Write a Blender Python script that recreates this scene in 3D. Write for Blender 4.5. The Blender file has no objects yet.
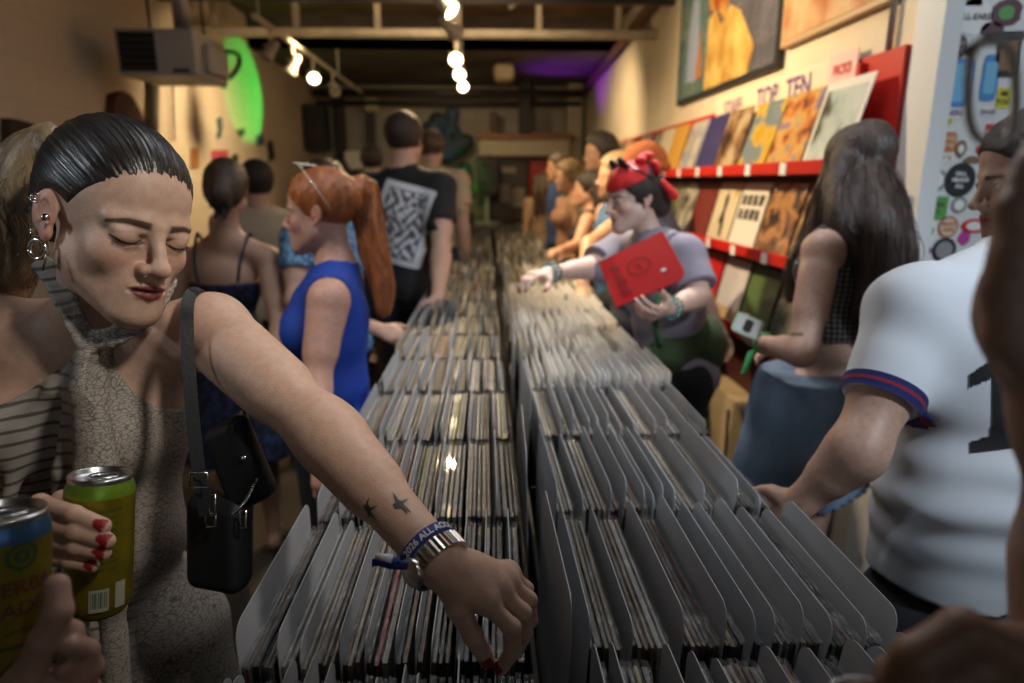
import bpy, math, random
import numpy as np
from mathutils import Vector, Matrix
from mathutils.bvhtree import BVHTree
R = math.radians
SC = bpy.context.scene
COL = SC.collection
# ------------------------------------------------------------------ camera
CAM = np.array([0.0, 0.0, 1.62]); PITCH, YAW, F = R(13.7), R(-2.3), 660.0
cd = bpy.data.cameras.new('camera'); cam = bpy.data.objects.new('camera', cd); COL.objects.link(cam)
cam.location = CAM; cam.rotation_euler = (R(90)-PITCH, 0, YAW)
cd.lens = F/1024*36; cd.sensor_width = 36; cd.clip_start = .02
cd.dof.use_dof = True; cd.dof.focus_distance = .80; cd.dof.aperture_fstop = 2.9
SC.camera = cam
_r = np.array([math.cos(YAW), math.sin(YAW), 0]); _f = np.array([-math.sin(YAW)*math.cos(PITCH), math.cos(YAW)*math.cos(PITCH), -math.sin(PITCH)])
_u = np.cross(_r, _f)
def at(px, py, d):                                   # photo pixel + depth along the view axis -> world point
    return CAM + d*(_f + (px-512)/F*_r + (341.5-py)/F*_u)
# ------------------------------------------------------------------ view, world, lights
SC.view_settings.view_transform = 'Standard'; SC.view_settings.look = 'None'
SC.view_settings.exposure = 0.0; SC.view_settings.gamma = 1; SC.view_settings.use_curve_mapping = False
w = bpy.data.worlds.new('world'); SC.world = w; w.use_nodes = True
w.node_tree.nodes['Background'].inputs[0].default_value = (.55, .62, .75, 1); w.node_tree.nodes['Background'].inputs[1].default_value = .014
def look(o, t):
    o.rotation_euler = (Vector(t)-o.location).to_track_quat('-Z', 'Y').to_euler()
def light(name, kind, loc, tgt, power, col, size=.3, sizey=None, angle=60, blend=.5):
    l = bpy.data.lights.new(name, kind); o = bpy.data.objects.new(name, l); COL.objects.link(o); o.location = loc; look(o, tgt)
    l.energy = power; l.color = col
    if kind == 'AREA':
        l.shape = 'RECTANGLE'; l.size = size; l.size_y = sizey or size
    if kind == 'SPOT':
        l.spot_size = R(angle); l.spot_blend = blend; l.shadow_soft_size = size
    return o
COOL = (.80, .90, 1.0); WARM = (1.0, .74, .42); NEUT = (1.0, .93, .84)
light('shopfront_daylight', 'AREA', (1.3, -2.3, 2.1), (.5, 3, 1.5), 4.5, COOL, 2.4, 1.0)
light('ceiling_panel_light', 'AREA', (.35, 2.0, 2.95), (.05, 1.9, 0), 17, (.93, .96, 1.0), .8, 1.6)
light('added_front_woman_spot', 'SPOT', (.75, .15, 2.65), (-.29, .93, 1.48), 78, NEUT, .10, angle=35, blend=1)  # added spot, cone kept to the front woman's face, chest and arm
light('added_white_shirt_spot', 'SPOT', (1.7, -.4, 2.9), (.85, 1.3, 1.50), 190, COOL, .15, angle=46, blend=1)  # added cool spot to brighten the man in the white shirt
light('side_daylight', 'SPOT', (-1.9, .3, 2.4), (-.50, .87, 1.63), 40, COOL, .12, angle=17, blend=1)
light('added_redhead_spot', 'SPOT', (-1.5, .9, 2.8), (-.55, 1.9, 1.35), 60, NEUT, .08, angle=44, blend=1)  # extra lamp added to lift the red-haired woman's face
light('added_white_card_spot', 'SPOT', (.75, 3.0, 2.8), (.36, 2.15, 1.08), 210, NEUT, .06, angle=46, blend=1)  # no fixture here, added to whiten the divider cards in the right bin
light('added_sticker_panel_spot', 'SPOT', (2.0, -.4, 2.9), (1.65, 2.06, 1.9), 130, COOL, .12, angle=60, blend=1)  # added cool light for the sticker panel
light('shelf_wash_spot', 'SPOT', (-.2, 3.6, 2.7), (1.36, 3.6, 1.9), 280, WARM, .05, angle=120, blend=.9)
light('aisle_spot', 'SPOT', (-.2, 5.3, 2.6), (.7, 5.6, 1.2), 90, WARM, .05, angle=110, blend=.9)
light('table_spot', 'SPOT', (-.2, 4.6, 2.6), (0, 3.4, 1.0), 190, WARM, .05, angle=85, blend=.8)
light('left_wall_spot', 'SPOT', (-1.1, 5.3, 2.6), (-2.3, 5.6, 1.8), 120, WARM, .05, angle=100, blend=.9)
light('back_wall_spot', 'SPOT', (-.3, 7.4, 2.6), (-.2, 9.4, 1.5), 26, WARM, .05, angle=110, blend=.9)
light('right_far_spot', 'SPOT', (.2, 6.3, 2.6), (1.36, 6.8, 1.9), 110, WARM, .05, angle=100, blend=.9)
light('green_stage_spot', 'SPOT', (-1.15, 7.3, 2.3), (-2.25, 6.75, 2.42), 60, (.05, 1, .12), .02, angle=44, blend=.3)
light('added_ceiling_uplight', 'SPOT', (-.2, 4.4, 2.3), (-.2, 6.6, 3.2), 90, WARM, .2, angle=130, blend=1)  # added upward spot standing in for warm light bounced onto the ceiling
light('purple_stage_spot', 'SPOT', (.7, 8.2, 2.2), (1.0, 8.0, 2.9), 22, (.35, .02, 1), .03, angle=110, blend=.8)
# ------------------------------------------------------------------ materials
MATS = {}
def nt(name):
    m = bpy.data.materials.new(name); m.use_nodes = True
    return m, m.node_tree.nodes, m.node_tree.links, m.node_tree.nodes['Principled BSDF']
def mat(name, col, rough=.6, metal=0, var=.0, scale=20, bump=0, bscale=None, stretch=None, col2=None, coat=0, emit=0, alpha=1, trans=0, spec=.5, sss=0, mixpos=(.35, .65), attr=None, sheen=0):
    if name in MATS: return MATS[name]
    m, N, L, b = nt(name); c = (*col, 1)
    b.inputs['Base Color'].default_value = c; b.inputs['Roughness'].default_value = rough; b.inputs['Metallic'].default_value = metal
    b.inputs['Coat Weight'].default_value = coat; b.inputs['Specular IOR Level'].default_value = spec; b.inputs['Alpha'].default_value = alpha
    b.inputs['Transmission Weight'].default_value = trans; b.inputs['Sheen Weight'].default_value = sheen
    if sss: b.inputs['Subsurface Weight'].default_value = sss; b.inputs['Subsurface Radius'].default_value = (.012, .005, .003); b.inputs['Subsurface Scale'].default_value = 1
    if emit: b.inputs['Emission Color'].default_value = c; b.inputs['Emission Strength'].default_value = emit
    tc = N.new('ShaderNodeTexCoord'); mp = N.new('ShaderNodeMapping'); L.new(tc.outputs['Object'], mp.inputs[0])
    if stretch: mp.inputs['Scale'].default_value = stretch
    src = None
    if attr:
        a = N.new('ShaderNodeVertexColor'); a.layer_name = attr; src = a.outputs[0]
    if var or col2 or (attr and var):
        n = N.new('ShaderNodeTexNoise'); n.inputs['Scale'].default_value = scale; n.inputs['Detail'].default_value = 5; L.new(mp.outputs[0], n.inputs[0])
        rp = N.new('ShaderNodeValToRGB'); L.new(n.outputs[0], rp.inputs[0]); rp.color_ramp.elements[0].position = mixpos[0]; rp.color_ramp.elements[1].position = mixpos[1]
        if attr:
            rp.color_ramp.elements[0].color = (1-var, 1-var*1.2, 1-var*1.3, 1); rp.color_ramp.elements[1].color = (1, 1, 1, 1)
            mx = N.new('ShaderNodeMix'); mx.data_type = 'RGBA'; mx.blend_type = 'MULTIPLY'; mx.inputs[0].default_value = 1
            L.new(src, mx.inputs[6]); L.new(rp.outputs[0], mx.inputs[7]); src = mx.outputs[2]
        else:
            c2 = col2 if col2 else tuple(x*(1-var) for x in col)
            rp.color_ramp.elements[0].color = (*c2, 1); rp.color_ramp.elements[1].color = c; src = rp.outputs[0]
    if src is not None: L.new(src, b.inputs['Base Color'])
    if bump:
        n2 = N.new('ShaderNodeTexNoise'); n2.inputs['Scale'].default_value = bscale or scale; n2.inputs['Detail'].default_value = 4; L.new(mp.outputs[0], n2.inputs[0])
        bp = N.new('ShaderNodeBump'); bp.inputs['Strength'].default_value = bump; bp.inputs['Distance'].default_value = .01; L.new(n2.outputs[0], bp.inputs['Height']); L.new(bp.outputs[0], b.inputs['Normal'])
    MATS[name] = m; return m
def skinmat(name='skin', var=.12):
    return mat(name, (.6, .4, .3), .48, attr='tint', var=var, scale=90, bump=.10, bscale=420, sss=.10, spec=.45)
# ------------------------------------------------------------------ objects
def tag(o, label=None, cat=None, group=None, kind=None):
    if label: o['label'] = label
    if cat: o['category'] = cat
    if group: o['group'] = group
    if kind: o['kind'] = kind
    return o
def struct(o): o['kind'] = 'structure'; return o
def empty(name, loc, label=None, cat=None, group=None, rz=0):
    o = bpy.data.objects.new(name, None); COL.objects.link(o); o.location = loc; o.rotation_euler = (0, 0, rz); o.empty_display_size = .1
    return tag(o, label, cat, group)
def meshobj(name, V, Fs, m, parent=None, smooth=False, mats=None, mi=None):
    me = bpy.data.meshes.new(name)
    if isinstance(Fs, np.ndarray):
        V = np.asarray(V, dtype=np.float32); nf = len(Fs); k = Fs.shape[1] if nf else 4
        me.vertices.add(len(V)); me.vertices.foreach_set('co', V.ravel()); me.loops.add(nf*k); me.loops.foreach_set('vertex_index', Fs.ravel().astype(np.int32))
        me.polygons.add(nf); me.polygons.foreach_set('loop_start', np.arange(nf, dtype=np.int32)*k)
        try: me.polygons.foreach_set('loop_total', np.full(nf, k, dtype=np.int32))
        except Exception: pass
        me.update(calc_edges=True)
    else:
        me.from_pydata([tuple(map(float, v)) for v in V], [], [tuple(int(i) for i in f) for f in Fs]); me.update()
    if m: me.materials.append(m)
    for x in (mats or []): me.materials.append(x)
    if mi is not None: me.polygons.foreach_set('material_index', np.asarray(mi, dtype=np.int32))
    if smooth: me.polygons.foreach_set('use_smooth', np.ones(len(me.polygons), dtype=bool))
    o = bpy.data.objects.new(name, me); COL.objects.link(o)
    if parent:
        o.parent = parent
        if any(abs(x) > 1e-9 for x in parent.location) or any(abs(x) > 1e-9 for x in parent.rotation_euler):
            o['_w'] = 1
    return o
class MB:                                            # collects boxes, tubes, lathes... into one mesh
    def __init__(s): s.V = []; s.F = []; s.M = []
    def add(s, V, Fs, mi=0):
        n = len(s.V); s.V += [tuple(map(float, v)) for v in V]; s.F += [tuple(n+int(i) for i in f) for f in Fs]; s.M += [mi]*len(Fs); return s
    def box(s, lo, hi, bev=0, mi=0, rot=None, pivot=None):
        x0, y0, z0 = lo; x1, y1, z1 = hi
        if not bev:
            V = [(x0,y0,z0),(x1,y0,z0),(x1,y1,z0),(x0,y1,z0),(x0,y0,z1),(x1,y0,z1),(x1,y1,z1),(x0,y1,z1)]
            Fs = [(0,3,2,1),(4,5,6,7),(0,1,5,4),(1,2,6,5),(2,3,7,6),(3,0,4,7)]
        else:
            b = bev; V = []; idx = {}
            for ix, (xa, sx) in enumerate(((x0, 1), (x1, -1))):
                for iy, (ya, sy) in enumerate(((y0, 1), (y1, -1))):
                    for iz, (za, sz) in enumerate(((z0, 1), (z1, -1))):
                        for ax in range(3):
                            o = [b*sx, b*sy, b*sz]; o[ax] = 0; idx[ix, iy, iz, ax] = len(V); V.append((xa+o[0], ya+o[1], za+o[2]))
            Fs = []
            g = lambda *k: idx[k]
            for i in (0, 1):
                q = [(i,0,0),(i,1,0),(i,1,1),(i,0,1)]; q = q if i else q[::-1]; Fs.append([g(*t, 0) for t in q])
                q = [(0,i,0),(0,i,1),(1,i,1),(1,i,0)]; q = q if i else q[::-1]; Fs.append([g(*t, 1) for t in q])
                q = [(0,0,i),(1,0,i),(1,1,i),(0,1,i)]; q = q if i else q[::-1]; Fs.append([g(*t, 2) for t in q])
            for i in (0, 1):
                for j in (0, 1):
                    Fs.append([g(i,j,0,0), g(i,j,1,0), g(i,j,1,1), g(i,j,0,1)])
                    Fs.append([g(i,0,j,0), g(i,1,j,0), g(i,1,j,2), g(i,0,j,2)])
                    Fs.append([g(0,i,j,1), g(1,i,j,1), g(1,i,j,2), g(0,i,j,2)])
                    for k in (0, 1): Fs.append([g(i,j,k,0), g(i,j,k,1), g(i,j,k,2)])
        if rot is not None:
            pv = Vector(pivot or lo); V = [tuple(rot @ (Vector(v)-pv) + pv) for v in V]
        return s.add(V, Fs, mi)
    def tube(s, pts, r, n=10, mi=0, cap=True):
        pts = [Vector(p) for p in pts]; rs = r if hasattr(r, '__len__') else [r]*len(pts); V = []; a = None
        for i, p in enumerate(pts):
            t = (pts[min(i+1, len(pts)-1)] - pts[max(i-1, 0)]).normalized()
            if a is None: a = t.orthogonal().normalized()
            a = (a - t*a.dot(t)).normalized(); b = t.cross(a)
            for k in range(n): V.append(p + (a*math.cos(2*math.pi*k/n) + b*math.sin(2*math.pi*k/n))*rs[i])
        Fs = [(i*n+k, i*n+(k+1) % n, (i+1)*n+(k+1) % n, (i+1)*n+k) for i in range(len(pts)-1) for k in range(n)]
        if cap: Fs += [tuple(range(n))[::-1], tuple((len(pts)-1)*n+k for k in range(n))]
        return s.add(V, Fs, mi)
    def lathe(s, prof, n=32, c=(0, 0, 0), M=None, mi=0):
        V = [(r*math.cos(2*math.pi*k/n), r*math.sin(2*math.pi*k/n), z) for r, z in prof for k in range(n)]
        M = M or Matrix.Identity(3); V = [M @ Vector(v) + Vector(c) for v in V]
        Fs = [(i*n+k, i*n+(k+1) % n, (i+1)*n+(k+1) % n, (i+1)*n+k) for i in range(len(prof)-1) for k in range(n)]
        return s.add(V, Fs, mi)
    def poly(s, pts, th, nrm, mi=0):                  # prism: outline extruded along nrm
        n = len(pts); nv = Vector(nrm)*th; V = [Vector(p) for p in pts] + [Vector(p)+nv for p in pts]
        Fs = [tuple(range(n))[::-1], tuple(range(n, 2*n))] + [(i, (i+1) % n, n+(i+1) % n, n+i) for i in range(n)]
        return s.add(V, Fs, mi)
    def build(s, name, m, parent=None, smooth=False, world=None):
        ms = m if isinstance(m, (list, tuple)) else [m]
        return meshobj(name, s.V, s.F, ms[0], parent, smooth, mats=ms[1:], mi=s.M)
def localize(root):                                  # children were written in world space: keep them there under their parent
    bpy.context.view_layer.update()
def attach(child, root):
    child.parent = root; child.matrix_parent_inverse = root.matrix_world.inverted() if False else Matrix.LocRotScale(root.location, root.rotation_euler, None).inverted()
    return child
def copy_tree(o, parent=None):
    c = o.copy(); COL.objects.link(c); c.parent = parent
    if parent is not None: c.matrix_parent_inverse = o.matrix_parent_inverse.copy()
    for ch in list(o.children): copy_tree(ch, c)
    return c
# ------------------------------------------------------------------ signed distance fields -> continuous bodies
A = lambda *v: np.array(v, dtype=np.float32)
def lerp(a, b, t): return np.asarray(a)+(np.asarray(b)-np.asarray(a))*t
def rc(a, b, ra, rb=None, k=.02, op='u'):
    a = np.asarray(a, np.float32); b = np.asarray(b, np.float32); rb = ra if rb is None else rb
    ba = b-a; q = float(ba@ba)+1e-12
    def f(P):
        pa = P-a; h = np.clip(pa@ba/q, 0, 1); return np.sqrt(((pa-h[:, None]*ba)**2).sum(1)) - (ra+(rb-ra)*h)
    m = max(ra, rb); return (f, np.minimum(a, b)-m, np.maximum(a, b)+m, k, op)
def el(c, r, M=None, k=.02, op='u'):
    c = np.asarray(c, np.float32); r = np.asarray(r, np.float32)*np.ones(3, np.float32)
    Mt = None if M is None else np.asarray(M, np.float32)
    def f(P):
        q = P-c
        if Mt is not None: q = q@Mt                  # columns of M are the local axes
        k0 = np.sqrt(((q/r)**2).sum(1)); k1 = np.sqrt(((q/r/r)**2).sum(1))+1e-9
        return k0*(k0-1)/k1
    m = float(r.max()) if M is not None else r
    return (f, c-m, c+m, k, op)
def smin(a, b, k):
    h = np.maximum(k-np.abs(a-b), 0)/k; return np.minimum(a, b)-h*h*k*.25
class Field:
    def __init__(s, prims=None, post=None): s.p = list(prims or []); s.post = post
    def add(s, *ps):
        for p in ps: s.p += p if isinstance(p, list) else [p]
        return s
    def bounds(s):
        u = [p for p in s.p if p[4] == 'u']; return np.min([p[1] for p in u], 0), np.max([p[2] for p in u], 0)
    def ev(s, P, lo, hi):
        D = np.full(len(P), 1.0, np.float32)
        for f, a, b, k, op in s.p:
            if op == 'u':
                if np.any(a-k*1.5-.012 > hi) or np.any(b+k*1.5+.012 < lo): continue
                D = smin(D, f(P), max(k, 1e-5))
            elif op == 's':
                if np.any(a-k*1.5-.012 > hi) or np.any(b+k*1.5+.012 < lo): continue
                D = -smin(-D, f(P), max(k, 1e-5))
            else:                                     # 'i': keep only where f < 0
                D = np.maximum(D, f(P))
        if s.post: D = s.post(P, D)
        return D
def region(f): return (f, None, None, 0, 'i')
def plane(pt, n):                                    # keeps the side opposite to n
    pt = np.asarray(pt, np.float32); n = np.asarray(n, np.float32); n = n/np.linalg.norm(n)
    return region(lambda P: (P-pt)@n)
def surf(field, res, lo=None, hi=None, B=16, pad=.01):
    l, h = field.bounds(); l = l-pad-.002; h = h+pad+.002
    if lo is not None: l = np.maximum(l, lo)
    if hi is not None: h = np.minimum(h, hi)
    nb = np.ceil((h-l)/(res*B)).astype(int); nb = np.maximum(nb, 1)
    g = np.arange(-1, B+1); gx, gy, gz = np.meshgrid(g, g, g, indexing='ij'); base = np.stack([gx, gy, gz], -1).reshape(-1, 3)
    n1 = B+2; keys = []; pos = []; quads = []
    us = [p for p in field.p if p[4] == 'u']; UA = np.array([p[1]-p[3]-pad for p in us]); UB = np.array([p[2]+p[3]+pad for p in us])
    big = nb*B+4
    for bx in range(nb[0]):
        for by in range(nb[1]):
            for bz in range(nb[2]):
                o = np.array([bx, by, bz])*B; blo = l+(o-1)*res; bhi = l+(o+B)*res
                if not np.any(np.all(UA < bhi, 1) & np.all(UB > blo, 1)): continue
                c = ((blo+bhi)/2)[None].astype(np.float32); rad = float(np.linalg.norm(bhi-blo))/2
                P = (l+(base+o)*res).astype(np.float32); D = field.ev(P, blo, bhi).reshape(n1, n1, n1)
                S = D < 0
                if S.all() or not S.any(): continue
                m = n1-1
                cs = sum(S[i:i+m, j:j+m, k:k+m].astype(np.int8) for i in (0, 1) for j in (0, 1) for k in (0, 1))
                act = (cs > 0) & (cs < 8); I = np.argwhere(act)
                acc = np.zeros((len(I), 3)); cnt = np.zeros(len(I))
                for ax in range(3):
                    for u in (0, 1):
                        for v in (0, 1):
                            d0 = np.zeros(3, int); d0[(ax+1) % 3] = u; d0[(ax+2) % 3] = v; d1 = d0.copy(); d1[ax] = 1
                            a = D[tuple((I+d0).T)]; b = D[tuple((I+d1).T)]; cr = (a < 0) != (b < 0)
                            t = np.where(cr, a/np.where(cr, a-b, 1), 0)
                            q = np.tile(d0.astype(float), (len(I), 1)); q[:, ax] = t
                            acc += q*cr[:, None]; cnt += cr
                V = l+(I-1+o+acc/cnt[:, None])*res
                gk = (I-1+o+2); key = (gk[:, 0].astype(np.int64)*big[1]+gk[:, 1])*big[2]+gk[:, 2]
                keys.append(key); pos.append(V)
                km = np.full((m, m, m), -1, np.int64); km[tuple(I.T)] = key
                for ax in range(3):
                    e0 = S[1:1+B, 1:1+B, 1:1+B]; sl = [slice(1, 1+B)]*3; sl[ax] = slice(2, 2+B)
                    if sl[ax].stop > n1: sl[ax] = slice(2, n1)
                    e1 = S[tuple(sl)]
                    e0 = e0[tuple(slice(0, x) for x in e1.shape)]
                    E = np.argwhere(e0 != e1)+1
                    if not len(E): continue
                    u = np.zeros(3, int); v = np.zeros(3, int); u[(ax+1) % 3] = 1; v[(ax+2) % 3] = 1
                    q = np.stack([km[tuple((E-u-v).T)], km[tuple((E-v).T)], km[tuple(E.T)], km[tuple((E-u).T)]], 1)
                    ins = S[tuple(E.T)]; q = np.where(ins[:, None], q, q[:, ::-1]); quads.append(q[(q >= 0).all(1)])
    if not pos: return np.zeros((0, 3)), np.zeros((0, 4), int)
    K = np.concatenate(keys); V = np.concatenate(pos); uk, ui = np.unique(K, return_index=True)
    Q = np.searchsorted(uk, np.concatenate(quads))
    return V[ui], Q
def settint(o, rgb):
    me = o.data; a = me.color_attributes.new('tint', 'FLOAT_COLOR', 'POINT'); n = len(me.vertices)
    c = np.ones((n, 4), np.float32); c[:, :3] = rgb; a.data.foreach_set('color', c.ravel())
def basis(th, pitch=0, roll=0):                       # columns: right, forward, up ; th = facing angle, pitch = nod down, roll = lean to own right
    y = np.array([math.cos(th), math.sin(th), 0]); x = np.array([math.sin(th), -math.cos(th), 0]); z = np.array([0, 0, 1.])
    y, z = y*math.cos(pitch)-z*math.sin(pitch), z*math.cos(pitch)+y*math.sin(pitch)
    x, z = x*math.cos(roll)-z*math.sin(roll), z*math.cos(roll)+x*math.sin(roll)
    return np.stack([x, y, z], 1)
def norm(v): v = np.asarray(v, float); return v/(np.linalg.norm(v)+1e-9)
# ------------------------------------------------------------------ people
def head_prims(C, M, s=1.0, fem=True, t=0.0, ears=True, eyes='open'):
    W = lambda *v: np.asarray(C)+M@(np.array(v)*s)
    def E(c, r, k=.02, op='u', ang=None):
        Mx = M if ang is None else M@ang
        return el(W(*c), np.array(r)*s+t, Mx, k*s, op)
    def K(a, b, ra, rb=None, k=.012, op='u'): return rc(W(*a), W(*b), ra*s+t, (ra if rb is None else rb)*s+t, k*s, op)
    jw = 0 if fem else .004
    P = [E((0, -.018, .045), (.075, .093, .083), .03), E((0, .036, .042), (.060, .050, .058), .03), E((0, .030, -.018), (.055, .054, .062), .03),
         E((0, .038, -.062), (.042+jw, .042, .040), .03), K((0, .070, -.088), (0, .074, -.094), .017+jw/2, None, .02),
         K((.046+jw, .008, -.048), (.017, .066, -.092), .013, .013, .035), K((-.046-jw, .008, -.048), (-.017, .066, -.092), .013, .013, .035), E((0, .006, -.040), (.052+jw, .045, .040), .03)]
    for q in (-1, 1):
        P += [E((q*.038, .059, -.024), (.021, .020, .020), .022), K((q*.014, .083, .020), (q*.046, .070, .020), .009, .007, .015)]
    for q in (-1, 1):
        P.append(E((q*.032, .099, .003), (.019, .017, .011), .014, 's'))
        P.append(E((q*.032, .0745, .002), (.0165, .0140, .0125), .004))
        if eyes == 'down':
            P.append(K((q*.018, .0855, .0105), (q*.045, .0775, .0095), .0035, None, .006))
    P += [K((0, .086, .014), (0, .1075, -.028), .0065, .0090, .012), E((0, .1100, -.031), (.0095, .0095, .0085), .008)]
    for q in (-1, 1):
        P.append(E((q*.0125, .0955, -.0345), (.0075, .0105, .0075), .006)); P.append(E((q*.0065, .1035, -.0425), (.0036, .0055, .0030), .003, 's'))
    P.append(E((0, .073, -.060), (.028, .020, .022), .02))
    # lips
    up = [(-.0205, .082, -.0615), (-.012, .0925, -.0580), (-.004, .0960, -.0565), (0, .0955, -.0575), (.004, .0960, -.0565), (.012, .0925, -.0580), (.0205, .082, -.0615)]
    lo = [(-.0195, .082, -.0630), (-.011, .0910, -.0670), (0, .0935, -.0685), (.011, .0910, -.0670), (.0195, .082, -.0630)]
    ru = [.0015, .0030, .0036, .0034, .0036, .0030, .0015]; rl = [.0015, .0040, .0050, .0040, .0015]
    for i in range(6): P.append(K(up[i], up[i+1], ru[i], ru[i+1], .004))
    for i in range(4): P.append(K(lo[i], lo[i+1], rl[i], rl[i+1], .004))
    for a, b in (((-.023, .088, -.0622), (-.01, .0985, -.0618)), ((-.01, .0985, -.0618), (.01, .0985, -.0618)), ((.01, .0985, -.0618), (.023, .088, -.0622))):
        P.append(K(a, b, .0012, None, .003, 's'))
    if ears:
        for q in (-1, 1):
            a = np.array([[math.cos(q*.35), -math.sin(q*.35), 0], [math.sin(q*.35), math.cos(q*.35), 0], [0, 0, 1]])
            P += [E((q*.0790, -.012, .004), (.0055, .0165, .026), .008, 'u', a), E((q*.0770, -.006, -.022), (.0055, .0085, .0095), .006)]
            P += [E((q*.0860, -.007, .004), (.0075, .0085, .015), .003, 's', a), K((q*.0865, -.021, .012), (q*.0865, -.012, .026), .0022, None, .003, 's'), K((q*.0835, -.002, .000), (q*.0825, .003, -.008), .0028, None, .003)]
    return P
def q_local(P, C, M, s): return ((P-np.asarray(C))@M)/s
def nz(P, f, seed=0):
    rs = np.random.RandomState(seed); out = np.zeros(len(P))
    for i in range(5):
        k = rs.normal(size=3); k = k/np.linalg.norm(k)*f*(.7+.5*i); out += np.sin(P@k+rs.uniform(0, 6.28))/(1+.6*i)
    return out/2.2
def sst(x, a, b): t = np.clip((x-a)/(b-a), 0, 1); return t*t*(3-2*t)
def tint_person(V, C, M, s, base, lip=(.32, .07, .06), brow=(.05, .03, .02), eyes='open', nails=None, nailcol=(.28, .01, .02), blush=.5, beard=None, iris=(.08, .06, .05), browth=1.0):
    c = np.tile(np.array(base, float), (len(V), 1)); q = q_local(V, C, M, s)
    def blend(wt, col): c[:] = c*(1-wt[:, None])+np.array(col)*wt[:, None]
    near = (np.abs(q) < .2).all(1).astype(float)
    for sd in (-1, 1):
        r2 = ((q[:, 0]-sd*.042)/.024)**2+((q[:, 2]+.028)/.022)**2; blend(np.exp(-r2)*blush*near*(q[:, 1] > .04), (base[0]*.98, base[1]*.72, base[2]*.68))
    r2 = (q[:, 0]/.012)**2+((q[:, 2]+.034)/.012)**2; blend(np.exp(-r2)*blush*.6*near*(q[:, 1] > .09), (base[0]*1., base[1]*.75, base[2]*.7))
    er = (np.abs(q[:, 0]) > .074)*(q[:, 1] < .02)*(q[:, 1] > -.04)*(np.abs(q[:, 2]) < .035); blend(er*.45, (base[0]*1.0, base[1]*.62, base[2]*.58))
    ax = np.abs(q[:, 0])
    if beard:
        bw = sst(-q[:, 2]+np.abs(q[:, 0])*.1, .035, .055)*(q[:, 1] > -.02)*near*(q[:, 2] > -.14)*.8; blend(bw, beard)
    if lip is not None:
        zu = -.0532-.16*np.maximum(ax-.005, 0)-.30*np.maximum(ax-.014, 0); zl = -.0735+20*ax**2
        wl = sst(zu-q[:, 2], -.001, .0012)*sst(q[:, 2]-zl, -.001, .0012)*(ax < .0215)*(q[:, 1] > .075); blend(wl, lip)
        ml = sst(.0015-np.abs(q[:, 2]+.0617+.02*ax), 0, .001)*(ax < .024)*(q[:, 1] > .075); blend(ml*.9, tuple(x*.3 for x in lip))
    # brows: rise outward then fall
    zb = .0185+.10*np.clip(ax-.012, 0, .028)-.28*np.clip(ax-.036, 0, .03); th = (.0042-.055*np.clip(ax-.015, 0, .04))*browth
    wb = sst(th-np.abs(q[:, 2]-zb), -.0012, .0010)*sst(ax, .009, .015)*(ax < .055)*(q[:, 1] > .04); blend(wb*.88, brow)
    ex = (ax-.032)/.0150; inside = ((q[:, 1] > .065) & (np.abs(ex) < 1.15) & near.astype(bool))
    if eyes == 'open':
        z0 = .002; op = .0052*(1-ex**2); d = np.abs(q[:, 2]-z0)
        blend(sst(op-d, -.0004, .0008)*inside, (.55, .50, .47)); ir = np.hypot(ax-.032, q[:, 2]-z0)
        blend(sst(.0052-ir, 0, .001)*(d < op)*inside, iris)
        blend(sst(.0017-np.abs(q[:, 2]-(z0+op+.0005)), 0, .0012)*inside*(op > -.001), (.03, .02, .02))
    else:
        zl = -.0062+.0050*ex**2; blend(sst(.0019-np.abs(q[:, 2]-zl), 0, .0012)*inside*.95, (.025, .015, .012))
        zc = .0085-.004*ex**2; blend(sst(.0010-np.abs(q[:, 2]-zc), 0, .001)*inside*.35, (base[0]*.5, base[1]*.42, base[2]*.38))
        blend(sst(-np.abs(q[:, 2]-.002)+.006, 0, .004)*inside*.18, (base[0]*.7, base[1]*.5, base[2]*.5))
    if nails:
        for (p, ax_, n_, r) in nails:                 # fingertip, finger axis, nail normal, radius
            d = V-np.asarray(p); u = d@ax_; v = np.sqrt(np.maximum((d**2).sum(1)-u**2-(d@n_)**2, 0)); h = d@n_
            w_ = ((u > -.010) & (u < .006) & (v < r*.75) & (h > r*.35) & (h < r*2.5)); c[w_] = nailcol
    return c
FL = ((.042, .026, .020), (.046, .029, .021), (.043, .027, .020), (.033, .021, .018))
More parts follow.
